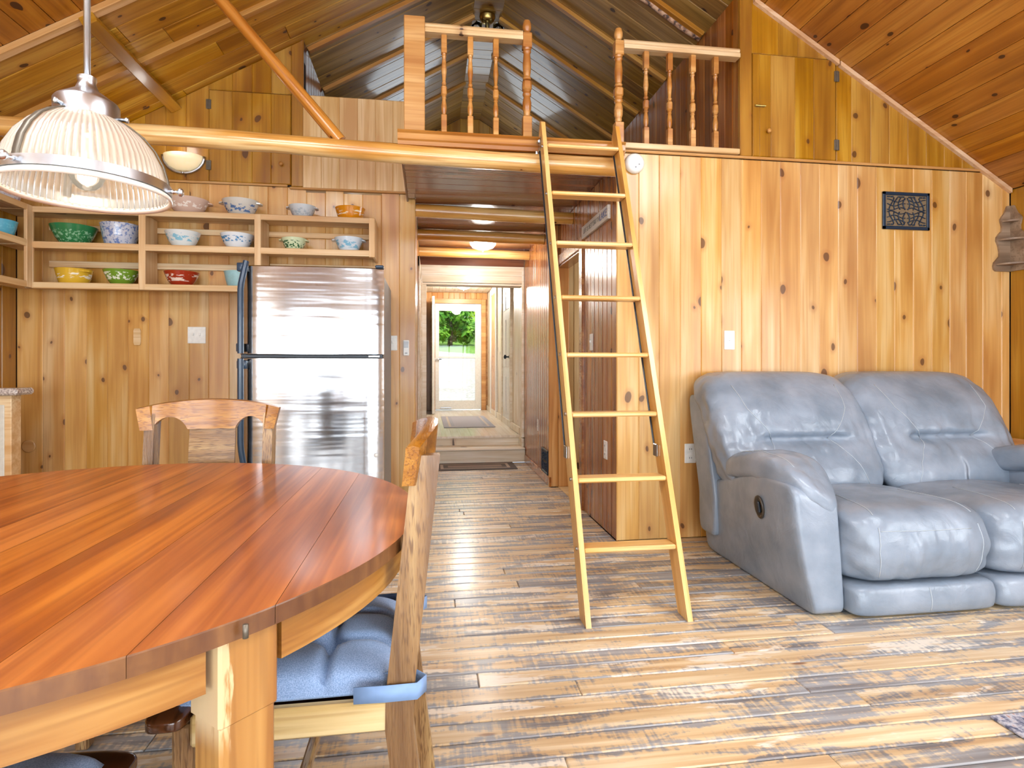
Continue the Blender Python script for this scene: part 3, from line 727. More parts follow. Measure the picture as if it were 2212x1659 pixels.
trim('trim_10', MB().bbox(DX0 - .085, DX0, YX - .02, YX + .04, .27, DZ1 + .09, .004).bbox(DX1, DX1 + .085, YX - .02, YX + .04, .27, DZ1 + .09, .004).bbox(DX0, DX1, YX - .02, YX + .04, DZ1, DZ1 + .09, .004), M['orange'], 'orange wood casing around the entry door')
dr = cat(struct('door_1', MB().bbox(DX0, DX0 + .075, YX + .02, YX + .055, DZ0, DZ1, .004).bbox(DX1 - .115, DX1, YX + .02, YX + .055, DZ0, DZ1, .004).bbox(DX0 + .075, DX1 - .115, YX + .02, YX + .055, DZ1 - .135, DZ1, .004).bbox(DX0 + .075, DX1 - .115, YX + .02, YX + .055, DZ0, DZ0 + .16, .004).bbox(DX0 + .075, DX1 - .115, YX + .02, YX + .055, 1.24, 1.275, .004), M['white_paint'], 'white storm door with two glass panes at the end of the hallway'), 'door')
def glass_mat():
    m, nt, ns, L, b = nodes('clear_glass')
    tr = N(nt, 'ShaderNodeBsdfTransparent'); gl = N(nt, 'ShaderNodeBsdfGlossy'); gl.inputs['Roughness'].default_value = .02
    fr = N(nt, 'ShaderNodeFresnel'); fr.inputs[0].default_value = 1.45
    tr.inputs[0].default_value = (.96, .98, .97, 1)
    mx = N(nt, 'ShaderNodeMixShader'); L.new(fr.outputs[0], mx.inputs[0]); L.new(tr.outputs[0], mx.inputs[1]); L.new(gl.outputs[0], mx.inputs[2])
    L.new(mx.outputs[0], ns['Material Output'].inputs[0]); return m
M['glass'] = glass_mat()
for z0, z1 in ((DZ0 + .16, 1.24), (1.275, DZ1 - .135)):
    one('pane', M['glass'], dr, (DX0 + .07, DX1 - .11, YX + .035, YX + .041, z0, z1), .001)
MB().tube([(DX0 + .035, YX + .02, 1.22), (DX0 + .035, YX - .03, 1.22), (DX0 + .12, YX - .03, 1.22)], .008, 8).build('handle', M['black'], dr)
MB().bbox(DX0 + .1, DX0 + .3, YX + .0, YX + .02, DZ0 + .02, DZ0 + .04, .003).build('closer', M['nickel'], dr)
# inner door standing open against the left
d4 = cat(struct('door_4', MB().bbox(.065, .108, YX - .86, YX - .03, DZ0 - .01, DZ1 + .03, .004), M['white_paint'], 'white inner entry door standing open on the left'), 'door')
o = MB().lathe([(0, 0), (.025, 0), (.025, .008), (.01, .01), (.01, .04), (.028, .05), (.028, .07), (0, .08)], 14).build('knob', M['nickel'], d4, True)
o.rotation_euler = (0, R(90), 0); o.location = (.108, YX - .79, 1.2)
# white panel door in the right entry wall, orange board door beyond
def side_door(name, y0, y1, mat, label, panels):
    dd = cat(struct(name, MB().bbox(HX2 - .012, HX2 + .004, y0, y1, .28, 2.3, .003), mat, label), 'door')
    for a, c, z0, z1 in panels: one('panel', mat, dd, (HX2 - .02, HX2 - .011, a, c, z0, z1), .006)
    return dd
w = .8
y0 = 7.66
d5 = side_door('door_5', y0, y0 + w, M['white_paint'], 'white six panel door in the right entry wall', [(y0 + .1, y0 + .36, .45, .95), (y0 + .44, y0 + .70, .45, .95), (y0 + .1, y0 + .36, 1.08, 1.75), (y0 + .44, y0 + .70, 1.08, 1.75), (y0 + .1, y0 + .36, 1.88, 2.16), (y0 + .44, y0 + .70, 1.88, 2.16)])
o = MB().lathe([(0, 0), (.025, 0), (.025, .008), (.01, .01), (.01, .04), (.028, .05), (.028, .07), (0, .08)], 14).build('knob', M['black'], d5, True)
o.rotation_euler = (0, R(-90), 0); o.location = (HX2 - .012, y0 + .1, 1.22)
trim('trim_11', MB().bbox(HX2 - .03, HX2 + .004, y0 - .09, y0, .27, 2.39, .004).bbox(HX2 - .03, HX2 + .004, y0 + w, y0 + w + .09, .27, 2.39, .004).bbox(HX2 - .03, HX2 + .004, y0, y0 + w, 2.3, 2.39, .004), M['pale'], 'pale casing around the white entry side door')
d6 = side_door('door_6', 9.3, 10.0, M['orange'], 'orange wood door nearest the storm door in the right entry wall', [(9.4, 9.9, .45, 1.1), (9.4, 9.9, 1.25, 2.15)])
trim('trim_12', MB().bbox(HX2 - .03, HX2 + .004, 9.2, 9.3, .27, 2.39, .004).bbox(HX2 - .03, HX2 + .004, 10.0, 10.1, .27, 2.39, .004).bbox(HX2 - .03, HX2 + .004, 9.3, 10.0, 2.3, 2.39, .004), M['white_paint'], 'white casing around the orange entry side door')

# ---- outdoors beyond the entry door
def ground_mat(name, a, b_, c, scale):
    m, nt, ns, L, b = nodes(name)
    n = N(nt, 'ShaderNodeTexNoise'); n.inputs['Scale'].default_value = scale; n.inputs['Detail'].default_value = 6
    L.new(N(nt, 'ShaderNodeTexCoord').outputs['Object'], n.inputs['Vector'])
    rp = ramp(nt, [(.35, srgb(a)), (.5, srgb(b_)), (.65, srgb(c))]); L.new(n.outputs[0], rp.inputs[0])
    L.new(rp.outputs[0], b.inputs['Base Color']); b.inputs['Roughness'].default_value = .9; return m
def gz(x, y): return .05 + max(0, y - 12) * .105 + .25 * math.sin(x * .3 + y * .1) * min(1, max(0, (y - 14) / 10)) + (max(0, x - 1) * .12 if y > 26 else 0) * min(1, (y - 26) / 8)
gm = MB().sheet(lambda u, v: (-30 + 60 * u, 10.95 + 17 * v, gz(-30 + 60 * u, 10.95 + 17 * v)), 30, 20)
o = gm.build('gravel_yard', ground_mat('gravel', 'a8a29a', 'c4beb4', 'd8d2c8', 14), None, True); tag(o, 'pale gravel yard outside the entry door', 'gravel', kind='stuff')
gm = MB().sheet(lambda u, v: (-30 + 60 * u, 27.95 + 45 * v, gz(-30 + 60 * u, 27.95 + 45 * v)), 30, 24)
o = gm.build('lawn', ground_mat('lawn', '5c8a30', '7aa83e', '98c058', 6), None, True); tag(o, 'green grass bank rising behind the gravel yard', 'grass', kind='stuff')
def leaf_mat(name, a, b_):
    m, nt, ns, L, b = nodes(name)
    n = N(nt, 'ShaderNodeTexNoise'); n.inputs['Scale'].default_value = 1.6
    L.new(N(nt, 'ShaderNodeTexCoord').outputs['Object'], n.inputs['Vector'])
    rp = ramp(nt, [(.38, srgb(a)), (.62, srgb(b_))]); L.new(n.outputs[0], rp.inputs[0]); L.new(rp.outputs[0], b.inputs['Base Color'])
    b.inputs['Roughness'].default_value = .5; b.inputs['Subsurface Weight'].default_value = 0
    return m
LM = [leaf_mat('leaf_light', '7cb824', 'c4e63c'), leaf_mat('leaf_mid', '4a8c24', '8cc03c'), leaf_mat('leaf_dark', '2c5c28', '568c3c')]
bark = ground_mat('bark', '3c342c', '5a5046', '8a8276', 8)
def tree(x, y, h, r, mi, label, seed):
    rng = random.Random(seed)
    z0 = gz(x, y) - .1
    t = empty('leafy_tree', (x, y, z0), label, 'tree', group='trees outside the entry door')
    MB().tube([(0, 0, 0), (.1, .05, h * .4), (0, .1, h * .85)], lambda s: .16 * (1 - .7 * s), 8).build('trunk', bark, t, True)
    mb = MB()
    for c in range(16):
        a, zz = rng.uniform(0, 6.28), rng.uniform(.28, 1.0)
        rr = r * rng.uniform(.2, .95) * (1.15 - .6 * abs(zz - .55))
        cx, cy, cz = rr * math.cos(a), rr * math.sin(a), h * zz
        cr = r * rng.uniform(.28, .5)
        for k in range(120):
            v = Vector((rng.gauss(0, 1), rng.gauss(0, 1), rng.gauss(0, .55))).normalized() * cr * rng.uniform(.5, 1.05)
            p = Vector((cx, cy, cz)) + v
            n = (v.normalized() + Vector((rng.uniform(-.6, .6), rng.uniform(-.6, .6), rng.uniform(.2, 1)))).normalized()
            s = n.orthogonal().normalized(); q = n.cross(s)
            an = rng.uniform(0, 6.28); s2 = s * math.cos(an) + q * math.sin(an); q2 = n.cross(s2)
            L_ = rng.uniform(.14, .26)
            mb.add([p - s2 * L_, p + q2 * L_ * .45, p + s2 * L_, p - q2 * L_ * .45], [(0, 1, 2, 3)])
    mb.build('foliage', LM[mi], t)
tree(-1.2, 30, 4.6, 1.5, 1, 'small bushy tree at the left edge of the door view', 1)
tree(1.7, 38, 6.4, 2.3, 0, 'bright yellow green tree in the middle of the door view', 2)
tree(4.2, 36, 5.4, 2.2, 0, 'bright green tree at the right edge of the door view', 3)
tree(.4, 46, 8.0, 2.8, 2, 'dark tall tree behind the bright one, left', 4)
tree(3.4, 48, 9.0, 3.0, 2, 'dark tall tree behind the bright one, right', 5)
tree(6.8, 44, 8.0, 3.0, 1, 'mid green tree far right beyond the door', 6)
tree(-3.4, 44, 8.5, 3.0, 2, 'dark tree far left beyond the door', 7)
tree(1.2, 33, 2.6, 1.5, 1, 'low green bush on the bank outside', 8)
tree(2.6, 54, 10.5, 3.6, 2, 'tallest dark tree at the back of the bank', 9)

# ------------------------------------------------------------------ timber: logs, brace
def log(name, p0, p1, r0, r1, label, seed=0, mat=None):
    p0, p1 = Vector(p0), Vector(p1)
    ax = (p1 - p0).normalized(); L_ = (p1 - p0).length
    up = Vector((0, 0, 1)) if abs(ax.z) < .9 else Vector((0, 1, 0))
    ay = up.cross(ax).normalized(); az = ax.cross(ay)
    n = max(10, int(L_ / .09))
    rng = random.Random(seed)
    ph = [rng.uniform(0, 6) for _ in range(4)]
    pts = [(L_ * i / n, .006 * math.sin(ph[0] + i * .21), .006 * math.sin(ph[1] + i * .17)) for i in range(n + 1)]
    def rad(s): return (r0 + (r1 - r0) * s) * (1 + .035 * math.sin(ph[2] + s * n * .55) + .02 * math.sin(ph[3] + s * n * 1.3))
    ob = MB().tube(pts, rad, 18).build(name, mat or M['log'], None, True)
    Mx = Matrix((ax, ay, az)).transposed().to_4x4(); Mx.translation = p0
    ob.matrix_world = Mx
    auto_smooth(ob, 50)
    return ob
tag(log('log_beam', (XL + .01, 3.45, 2.392), (1.165, 3.45, 2.325), .052, .056, 'x', 1), 'long peeled log beam crossing the room under the loft edge', 'beam')
tag(log('brace_pole', (-.50, 3.45, 2.40), (-1.30, 3.45, 3.31), .036, .034, 'x', 2, M['brace']), 'slanting round pole brace rising from the log beam', 'beam')
for y, lab in ((4.62, 'hallway ceiling log nearest the loft edge'), (5.46, 'middle hallway ceiling log in front of the dome light'), (6.27, 'farthest hallway ceiling log behind the dome light')):
    tag(log('ceiling_log', (HL + .002, y, 2.318), ((HX if y < 5.1 else HX2) - .002, y, 2.312), .052, .050, 'x', int(y * 10)), lab, 'beam', 'logs across the hallway ceiling')

# ------------------------------------------------------------------ loft railings
def turned(zs, w, h_total, newel=False):
    """square-turned-square spindle, local origin at its foot"""
    mb = MB()
    s = w / 2
    if newel:
        b0, b1 = .17, .30                       # lower square, upper square start offset from top
        q = [(s * 1.0, 0), (s * .62, .008), (s * .8, .02), (s * .72, .03), (s * .95, .05), (s * .98, .09), (s * .72, .125), (s * .95, .135), (s * .95, .145), (s * .75, .152), (s * .95, .16)]
        mb.bbox(-s, s, -s, s, 0, .16, .003)
        mb.lathe([(r, z + .16) for r, z in q], 16)
        mb.bbox(-s, s, -s, s, .32, .385, .012)
        q2 = [(s * .9, 0), (s * .75, .006), (s * .92, .014), (s * .7, .024), (s * .85, .05), (s * .93, .10), (s * .78, .15), (s * .72, .165), (s * .95, .175), (s * .8, .185), (s * .95, .195)]
        mb.lathe([(r, z + .385) for r, z in q2], 16)
        mb.bbox(-s, s, -s, s, .58, .67, .003)
        mb.lathe([(s * .95, .67), (s * .7, .678), (s * .62, .684), (s * .95, .70), (s * .96, .725), (s * .7, .75), (0, .757)], 16)
    else:
        k = h_total
        mb.bbox(-s, s, -s, s, 0, .11, .003)
        q = [(s * .7, .11), (s * .62, .118), (s * .95, .135), (s * .98, .165), (s * .7, .195), (s * .6, .205), (s * .9, .212), (s * .6, .22), (s * .9, .226)]
        mb.lathe(q, 12)
        mb.bbox(-s, s, -s, s, .226, .285, .008)
        q = [(s * .9, .285), (s * .62, .292), (s * .9, .30), (s * .58, .31), (s * .72, .34), (s * .98, .375), (s * .78, .42), (s * .6, .455), (s * .9, .463), (s * .62, .47), (s * .8, .478)]
        mb.lathe(q, 12)
        mb.bbox(-s, s, -s, s, .478, k, .003)
    return mb
sp_me = None
def railing(name, x0, x1, spindles, label, ybase=3.5):
    t = empty(name, ((x0 + x1) / 2, ybase, ZLOFT + .002), label, 'railing', group='loft railings')
    cx = (x0 + x1) / 2
    MB().bbox(x0 - cx, x1 - cx, -.03, .03, 0, .034, .004).build('bottom_rail', M['panel'], t)
    prof = [(-.032, .62), (.032, .62), (.032, .645), (.024, .655), (.03, .665), (.022, .678), (-.022, .678), (-.03, .665), (-.024, .655), (-.032, .645)]
    MB().prism(prof, lambda u, v, s: (s, u, v), x0 - cx, x1 - cx).build('handrail', M['panel'], t)
    for x in spindles:
        global sp_me
        if sp_me is None:
            o = turned(0, .034, .588).build('baluster', M['turned'], t); auto_smooth(o, 40); sp_me = o.data
        else:
            o = bpy.data.objects.new('baluster', sp_me); C.objects.link(o); o.parent = t
        o.location = (x - cx, 0, .033)
    return t
t1 = railing('loft_railing', -.02, .571, (.094, .252, .407), 'left loft railing with three turned balusters beside the square post')
o = turned(0, .056, 0, True).build('newel_post', M['turned'], t1); auto_smooth(o, 40); o.location = (.599 - (-.02 + .571) / 2, 0, 0)
nm = o.data
o = MB().bbox(-.061, .061, -.05, .05, 0, .70, .004).build('square_post', M['orange'], t1); o.location = (-.0805 - (-.02 + .571) / 2, 0, 0)
t2 = railing('loft_railing', 1.21, 1.985, (1.362, 1.519, 1.674, 1.829), 'right loft railing with four turned balusters against the gable wall')
o = bpy.data.objects.new('newel_post', nm); C.objects.link(o); o.parent = t2; o.location = (1.182 - (1.21 + 1.985) / 2, 0, 0)

# ------------------------------------------------------------------ ladder
lad = empty('loft_ladder', (.88, 2.40, 0), 'yellow pine ladder leaning against the loft platform', 'ladder')
ang = math.atan2(.955, 2.53)
def lad_pt(z, off): # centre of the rails at height z, off across the rail depth
    return Vector((0, z * math.tan(ang) + off * math.cos(ang), z - off * math.sin(ang)))
for sgn, x in ((-1, -.215), (1, .235)):
    P = []
    top = 2.545
    d_ = .047
    c0, c1 = lad_pt(0, 0), lad_pt(top, 0)
    poly = [(c0.y - d_ * 1.1 , 0), (c0.y + d_ * 1.1, 0), (c1.y + d_, c1.z - .10), (c1.y + .0, c1.z), (c1.y - d_ * .85, c1.z - .02)]
    mb = MB().prism([(y, z) for y, z in poly], lambda u, v, t: (t, u, v), x - .012, x + .012)
    # grain along the length: build rotated so local X runs up the rail
    o = mb.build('side_rail', M['ladder'], lad)
    me = o.data
    Rm = Matrix.Rotation(-(math.pi / 2 - ang), 4, 'X')   # tilt to vertical-in-Y
    B = Matrix(((0, math.sin(ang), math.cos(ang)), (0, math.cos(ang), -math.sin(ang)), (-1, 0, 0))).to_4x4()  # world -> local
    me.transform(B); o.matrix_local = B.inverted()
    for z in (.297, .584, .876, 1.165, 1.464, 1.769, 2.07, 2.377):
        p = lad_pt(z - .012, -.01)
        s_ = x + sgn * .012
        MB().tube([(s_, p.y, p.z), (s_ + sgn * .006, p.y, p.z)], .009, 8).build('bolt', M['steel_bolt'], o).matrix_local = B
    # steel hook at the top and black safety cord down the rail
    hk = lad_pt(2.44, .055)
    mb = MB().bbox(x + sgn * .012, x + sgn * .018, hk.y - .05, hk.y + .02, hk.z - .05, hk.z + .02, .003)
    mb.tube([(x + sgn * .02, hk.y - .03, hk.z), (x + sgn * .02, hk.y + .03, hk.z + .01), (x + sgn * .02, hk.y + .05, hk.z - .05)], .008, 8)
    mb.build('hook', M['steel_bolt'], lad)
    xx = x + (-.016 if sgn < 0 else -.016)
    a, c = lad_pt(.72, .045), lad_pt(2.38, .05)
    MB().tube([(xx, a.y, a.z), (xx, c.y, c.z)], .0045, 6).build('cord', M['black'], lad)
    b_ = lad_pt(.70, .03)
    MB().bbox(xx - .006, xx + .004, b_.y - .02, b_.y + .025, b_.z - .03, b_.z + .03, .003).build('bracket', M['steel_bolt'], lad)
for z in (.297, .584, .876, 1.165, 1.464, 1.769, 2.07, 2.377):
    p = lad_pt(z, 0)
    o = MB().bbox(-.203, .223, -.048, .045, -.011, .011, .006).build('tread', M['ladder'], lad)
    o.location = (0, p.y, p.z - .011)

# ------------------------------------------------------------------ refrigerator
def steel_mat(name, col, rough, wave=.0, spec_x=True):
    m, nt, ns, L, b = nodes(name)
    tc = N(nt, 'ShaderNodeTexCoord')
    n = N(nt, 'ShaderNodeTexNoise'); n.inputs['Scale'].default_value = 1; n.inputs['Detail'].default_value = 3
    L.new(scale_co(nt, tc.outputs['Object'], (700, 700, 5)), n.inputs['Vector'])
    rp = ramp(nt, [(.3, srgb(col)), (.7, tuple(min(1, x * 1.12) for x in srgb(col)[:3]) + (1,))]); L.new(n.outputs[0], rp.inputs[0])
    L.new(rp.outputs[0], b.inputs['Base Color'])
    b.inputs['Metallic'].default_value = 1; b.inputs['Roughness'].default_value = rough
    if wave:
        w1 = N(nt, 'ShaderNodeTexNoise'); w1.inputs['Scale'].default_value = 1; w1.inputs['Detail'].default_value = 2
        L.new(scale_co(nt, tc.outputs['Object'], (1.1, 1.1, 13)), w1.inputs['Vector'])
        bp = N(nt, 'ShaderNodeBump'); bp.inputs['Strength'].default_value = wave; bp.inputs['Distance'].default_value = .02
        L.new(w1.outputs[0], bp.inputs['Height']); L.new(bp.outputs[0], b.inputs['Normal'])
    return m
M['steel'] = steel_mat('brushed_steel', 'b9b9bb', .15, .16)
M['fridge_side'] = plain('fridge_side', '8c8a86', .45)
M['fridge_handle'] = plain('fridge_handle', '2c4258', .3, coat=.3)
FX0, FX1, FY, FZ = -1.112, -.272, 3.62, 1.70
fr = empty('refrigerator', ((FX0 + FX1) / 2, FY + .4, 0), 'stainless steel top freezer refrigerator with dark handles against the kitchen wall', 'refrigerator')
hw = (FX1 - FX0) / 2
MB().bbox(-hw + .008, hw - .004, -.32, .42, .02, FZ - .03, .008).build('body', M['fridge_side'], fr)
MB().bbox(-hw + .02, hw - .02, -.30, .40, 0, .03, .003).build('plinth', M['black'], fr)
def curved_door(z0, z1, name):
    mb = MB()
    n = 14
    vs = []; fs = []
    for i in range(n + 1):
        s = -1 + 2 * i / n
        y = -.40 + .018 * s * s + (.02 if abs(s) > .995 else 0)
        for z in (z0, z0 + .006, z1 - .006, z1):
            vs.append((hw * s, y + (.008 if z in (z0, z1) else 0), z))
        vs.append((hw * s, -.325, z1)); vs.append((hw * s, -.325, z0))
    for i in range(n):
        for j in range(6):
            a, b2 = i * 6 + j, i * 6 + (j + 1) % 6
            fs.append((a, b2, b2 + 6, a + 6))
    fs.append(tuple(range(6))); fs.append(tuple(n * 6 + j for j in range(6)))
    mb.add(vs, fs)
    o = mb.build(name, M['steel'], fr); auto_smooth(o, 30); return o
d1 = curved_door(1.165, FZ, 'freezer_door')
d2 = curved_door(.09, 1.150, 'fridge_door')
MB().bbox(-hw + .006, hw - .006, -.37, -.32, 1.145, 1.17, .003).build('gasket_strip', M['black'], fr)
def handle(z0, z1, par, bow):
    # dark bar on the left edge, bowed out towards one end
    pts = []
    n = 16
    for i in range(n + 1):
        s = i / n
        z = z0 + (z1 - z0) * s
        pts.append((-hw + .022 + .022 * (max(0, (s if bow > 0 else 1 - s) - .72) / .28), -.43 + .03 * (max(0, (s if bow > 0 else 1 - s) - .72) / .28), z))
    mb = MB().tube(pts, .022, 12, .8)
    mb.bbox(-hw - .004, -hw + .03, -.43, -.38, z0 + .01, z0 + .06, .004).bbox(-hw - .004, -hw + .05, -.42, -.38, z1 - .06, z1 - .01, .004)
    o = mb.build('handle', M['fridge_handle'], par, True); auto_smooth(o, 45)
handle(1.172, FZ + .018, d1, 1); handle(.42, 1.142, d2, -1)
MB().bbox(hw - .05, hw + .002, -.40, -.33, FZ - .002, FZ + .016, .006).build('hinge_cap', M['fridge_handle'], fr)
MB().bbox(hw - .09, hw - .02, -.405, -.37, 1.151, 1.163, .002).build('hinge_plate', M['nickel'], fr)
o = MB().lathe([(0, 0), (.012, 0), (.012, .006), (0, .007)], 14).build('magnet', M['white'], d2, True); o.rotation_euler = (R(90), 0, 0); o.location = (hw - .045, -.385, .55)

# ------------------------------------------------------------------ bowl shelves
sh = empty('bowl_shelf', (-1.5, 4.42, 1.62), 'pale open wooden shelf unit of bowls mounted on the kitchen wall', 'shelf')
def shp(name, x0, x1, y0, y1, z0, z1, par=sh, off=(-1.5, 4.42, 1.62), mat='shelf'):
    # grain along the longest side
    dx, dy, dz = x1 - x0, y1 - y0, z1 - z0
    cx, cy, cz = (x0 + x1) / 2 - off[0], (y0 + y1) / 2 - off[1], (z0 + z1) / 2 - off[2]
    L_ = max(dx, dy, dz)
    if L_ == dx:
        o = MB().bbox(-dx / 2, dx / 2, -dy / 2, dy / 2, -dz / 2, dz / 2, .003).build(name, M[mat], par)
    elif L_ == dz:
        o = MB().bbox(-dz / 2, dz / 2, -dy / 2, dy / 2, -dx / 2, dx / 2, .003).build(name, M[mat], par); o.rotation_euler = (0, R(-90), 0)
    else:
        o = MB().bbox(-dy / 2, dy / 2, -dx / 2, dx / 2, -dz / 2, dz / 2, .003).build(name, M[mat], par); o.rotation_euler = (0, 0, R(90))
    o.location = (cx, cy, cz); return o
YS = 4.29
for x0, x1, zb in ((-2.668, -2.62, 1.62), (-1.966, -1.922, 1.62), (-1.212, -1.168, 1.62), (-.425, -.382, 1.885)):
    shp('stile', x0, x1, YS, YS + .02, zb, 2.17)
for z0, z1, xe in ((2.13, 2.17, -.382), (1.89, 1.935, -.382), (1.62, 1.662, -1.168)):
    shp('front_rail', -2.668, xe, YS + .002, YS + .022, z0, z1)
    shp('shelf_board', -2.86, xe, YS + .02, YK - .004, z1 - .02, z1 - .001)
for z0, z1, xa, xe in ((2.06, 2.10, -2.66, -.39), (1.80, 1.845, -2.66, -1.17), (1.80, 1.86, -1.17, -.39)):
    shp('cleat', xa, xe, YK - .025, YK - .003, z0, z1)
shp('end_panel', -.40, -.382, YS + .02, YK - .004, 1.885, 2.165)
shp('divider', -1.96, -1.942, YS + .02, YK - .03, 1.64, 2.15)
shp('divider', -1.19, -1.172, YS + .02, YK - .03, 1.64, 2.15)
s2 = empty('bowl_shelf', (-2.75, 3.9, 1.62), 'pale open shelf unit on the left wall meeting the other in the corner', 'shelf')
of2 = (-2.75, 3.9, 1.62)
for z0, z1 in ((2.13, 2.17), (1.89, 1.935), (1.62, 1.662)):
    shp('front_rail', -2.64, -2.62, 3.3, 4.288, z0, z1, s2, of2)
    shp('shelf_board', -2.875, -2.64, 3.3, 4.288, z1 - .02, z1 - .001, s2, of2)
    shp('cleat', -2.876, -2.856, 3.3, 4.288, z0 - .07, z0 - .03, s2, of2) if z0 > 1.7 else None
shp('stile', -2.64, -2.619, 4.235, 4.288, 1.62, 2.17, s2, of2)
shp('stile', -2.64, -2.619, 3.3, 3.345, 1.62, 2.17, s2, of2)

# ------------------------------------------------------------------ bowls
def print_mat(name, base, ink, kind, inner=None, band=(.3, .8), h=.1, n=8):
    m, nt, ns, L, b = nodes(name)
    tc = N(nt, 'ShaderNodeTexCoord'); sp = N(nt, 'ShaderNodeSeparateXYZ'); L.new(tc.outputs['Object'], sp.inputs[0])
    ang_ = math_n(nt, 'ARCTAN2', sp.outputs[1], sp.outputs[0])
    cv = N(nt, 'ShaderNodeCombineXYZ')
    L.new(math_n(nt, 'MULTIPLY', ang_, n / 6.2832), cv.inputs[0]); L.new(math_n(nt, 'MULTIPLY', sp.outputs[2], 1 / (h * .45)), cv.inputs[1])
    if kind == 'speckle':
        v = N(nt, 'ShaderNodeTexNoise'); v.inputs['Scale'].default_value = 60; v.inputs['Detail'].default_value = 3; L.new(tc.outputs['Object'], v.inputs['Vector'])
        fac = smooth(nt, v.outputs[0], .50, .62)
    else:
        v = N(nt, 'ShaderNodeTexVoronoi'); L.new(cv.outputs[0], v.inputs['Vector'])
        v.inputs['Scale'].default_value = {'flower': 2.2, 'leaf': 2.6, 'folk': 1.6, 'band': 2.4, 'wheat': 1.4}[kind]
        nz = N(nt, 'ShaderNodeTexNoise'); nz.inputs['Scale'].default_value = {'flower': 7, 'leaf': 5, 'folk': 4, 'band': 8, 'wheat': 5}[kind]; L.new(cv.outputs[0], nz.inputs['Vector'])
        dd = math_n(nt, 'ADD', v.outputs['Distance'], math_n(nt, 'MULTIPLY', math_n(nt, 'SUBTRACT', nz.outputs[0], .5), .9))
        fac = math_n(nt, 'SUBTRACT', 1, smooth(nt, dd, .44, .52))
    zz = math_n(nt, 'DIVIDE', sp.outputs[2], h)
    bnd = math_n(nt, 'MULTIPLY', smooth(nt, zz, band[0] - .03, band[0] + .03), math_n(nt, 'SUBTRACT', 1, smooth(nt, zz, band[1] - .03, band[1] + .03)))
    fac = math_n(nt, 'MULTIPLY', fac, bnd)
    col = mixc(nt, srgb(base), srgb(ink), fac)
    L.new(col, b.inputs['Base Color']); b.inputs['Roughness'].default_value = .18; b.inputs['Coat Weight'].default_value = .5
    return m
BG = 'collected bowls on the kitchen shelves'
def bowl(name, x, y, z, r, h, mat, label, handles=0, steep=False, rz=0, inner=None, grp=BG):
    t = empty(name, (x, y, z + .0012), label, 'bowl', rz, grp)
    if steep: pr = [(0, 0), (r * .72, 0), (r * .76, .006), (r * .88, h * .45), (r * .97, h * .92), (r, h), (r * .965, h), (r * .93, h * .9), (r * .84, h * .4), (r * .70, .012), (0, .01)]
    else: pr = [(0, 0), (r * .48, 0), (r * .56, .006), (r * .76, h * .36), (r * .92, h * .75), (r * .985, h * .96), (r, h), (r * .965, h), (r * .93, h * .9), (r * .72, h * .36), (r * .5, .014), (0, .01)]
    o = MB().lathe(pr, 40).build('bowl_body', mat, t, True)
    auto_smooth(o, 50)
    for k in range(handles):
        a = math.pi * k
        mb = MB()
        P = [(r * .93, -.042), (r * 1.12, -.030), (r * 1.2, 0), (r * 1.12, .030), (r * .93, .042)]
        mb.prism([(p[0] * (1 if k == 0 else -1), p[1]) for p in P], lambda u, v, q: (u, v, q), h * .80, h * .88)
        mb.build('handle', mat, t)
    if inner: MB().lathe([(0, .0125), (r * .5, .0155), (r * .715, h * .365), (r * .925, h * .9), (r * .968, h * 1.004), (r * 1.004, h * 1.006)], 40, cap=False).build('glaze_lining', inner, t, True)
    return t
YBW = 4.405
T_, M_, B_ = 2.17, 1.934, 1.661
bowl('casserole_bowl', -1.69, YBW, T_, .135, .105, print_mat('pr_pink', 'd8bcac', 'f4ece4', 'flower', band=(.35, .7), h=.105), 'pinkish casserole bowl with white flowers on the top shelf by the lamp', 2, rz=.3)
bowl('casserole_bowl', -1.335, YBW, T_, .125, .11, print_mat('pr_bluef', 'cfccc4', '5878a8', 'flower', band=(.2, .75), h=.11, n=5), 'grey white casserole bowl with blue flowers on the top shelf', 2)
bowl('casserole_bowl', -.91, YBW, T_, .096, .09, print_mat('pr_grey', 'c6ccd0', 'aab6c0', 'flower', band=(.2, .7), h=.09), 'plain light grey casserole bowl on the top shelf', 2)
bowl('mixing_bowl', -.57, YBW, T_, .108, .088, print_mat('pr_orange', 'd88a14', 'f2e6cc', 'flower', band=(.35, .8), h=.088, n=3), 'orange bowl with white flowers at the right end of the top shelf', 0, True)
bowl('mixing_bowl', -2.31, YBW, T_, .13, .10, print_mat('pr_white', 'e4dcd4', 'd8cfc8', 'speckle', h=.1), 'cream bowl on the top shelf behind the pendant shade')
bowl('mixing_bowl', -2.75, 4.23, T_, .10, .12, print_mat('pr_white2', 'd4d2d6', 'b4a4b4', 'speckle', band=(.0, 1), h=.12), 'speckled whitish bowl on top of the left wall shelf', 0, True)
bowl('mixing_bowl', -2.43, YBW, M_, .140, .125, print_mat('pr_green', '2f7a48', '8cc09a', 'speckle', band=(0, .7), h=.125), 'large green speckled bowl on the middle shelf')
bowl('mixing_bowl', -2.135, YBW, M_, .122, .148, print_mat('pr_sponge', 'c2c6d4', '6a80b4', 'speckle', band=(0, 1.1), h=.148), 'blue and white sponged deep bowl on the middle shelf', 0, True)
bowl('mixing_bowl', -1.725, YBW, M_, .115, .11, print_mat('pr_turq', 'e2e8e8', '8cc4dc', 'folk', band=(.35, .8), h=.11, n=7), 'white mixing bowl with turquoise figures on the middle shelf')
bowl('mixing_bowl', -1.36, YBW, M_, .113, .105, print_mat('pr_band', 'e4eaf0', '4a8cc0', 'band', band=(.42, .78), h=.105, n=9), 'white mixing bowl with a blue printed band on the middle shelf')
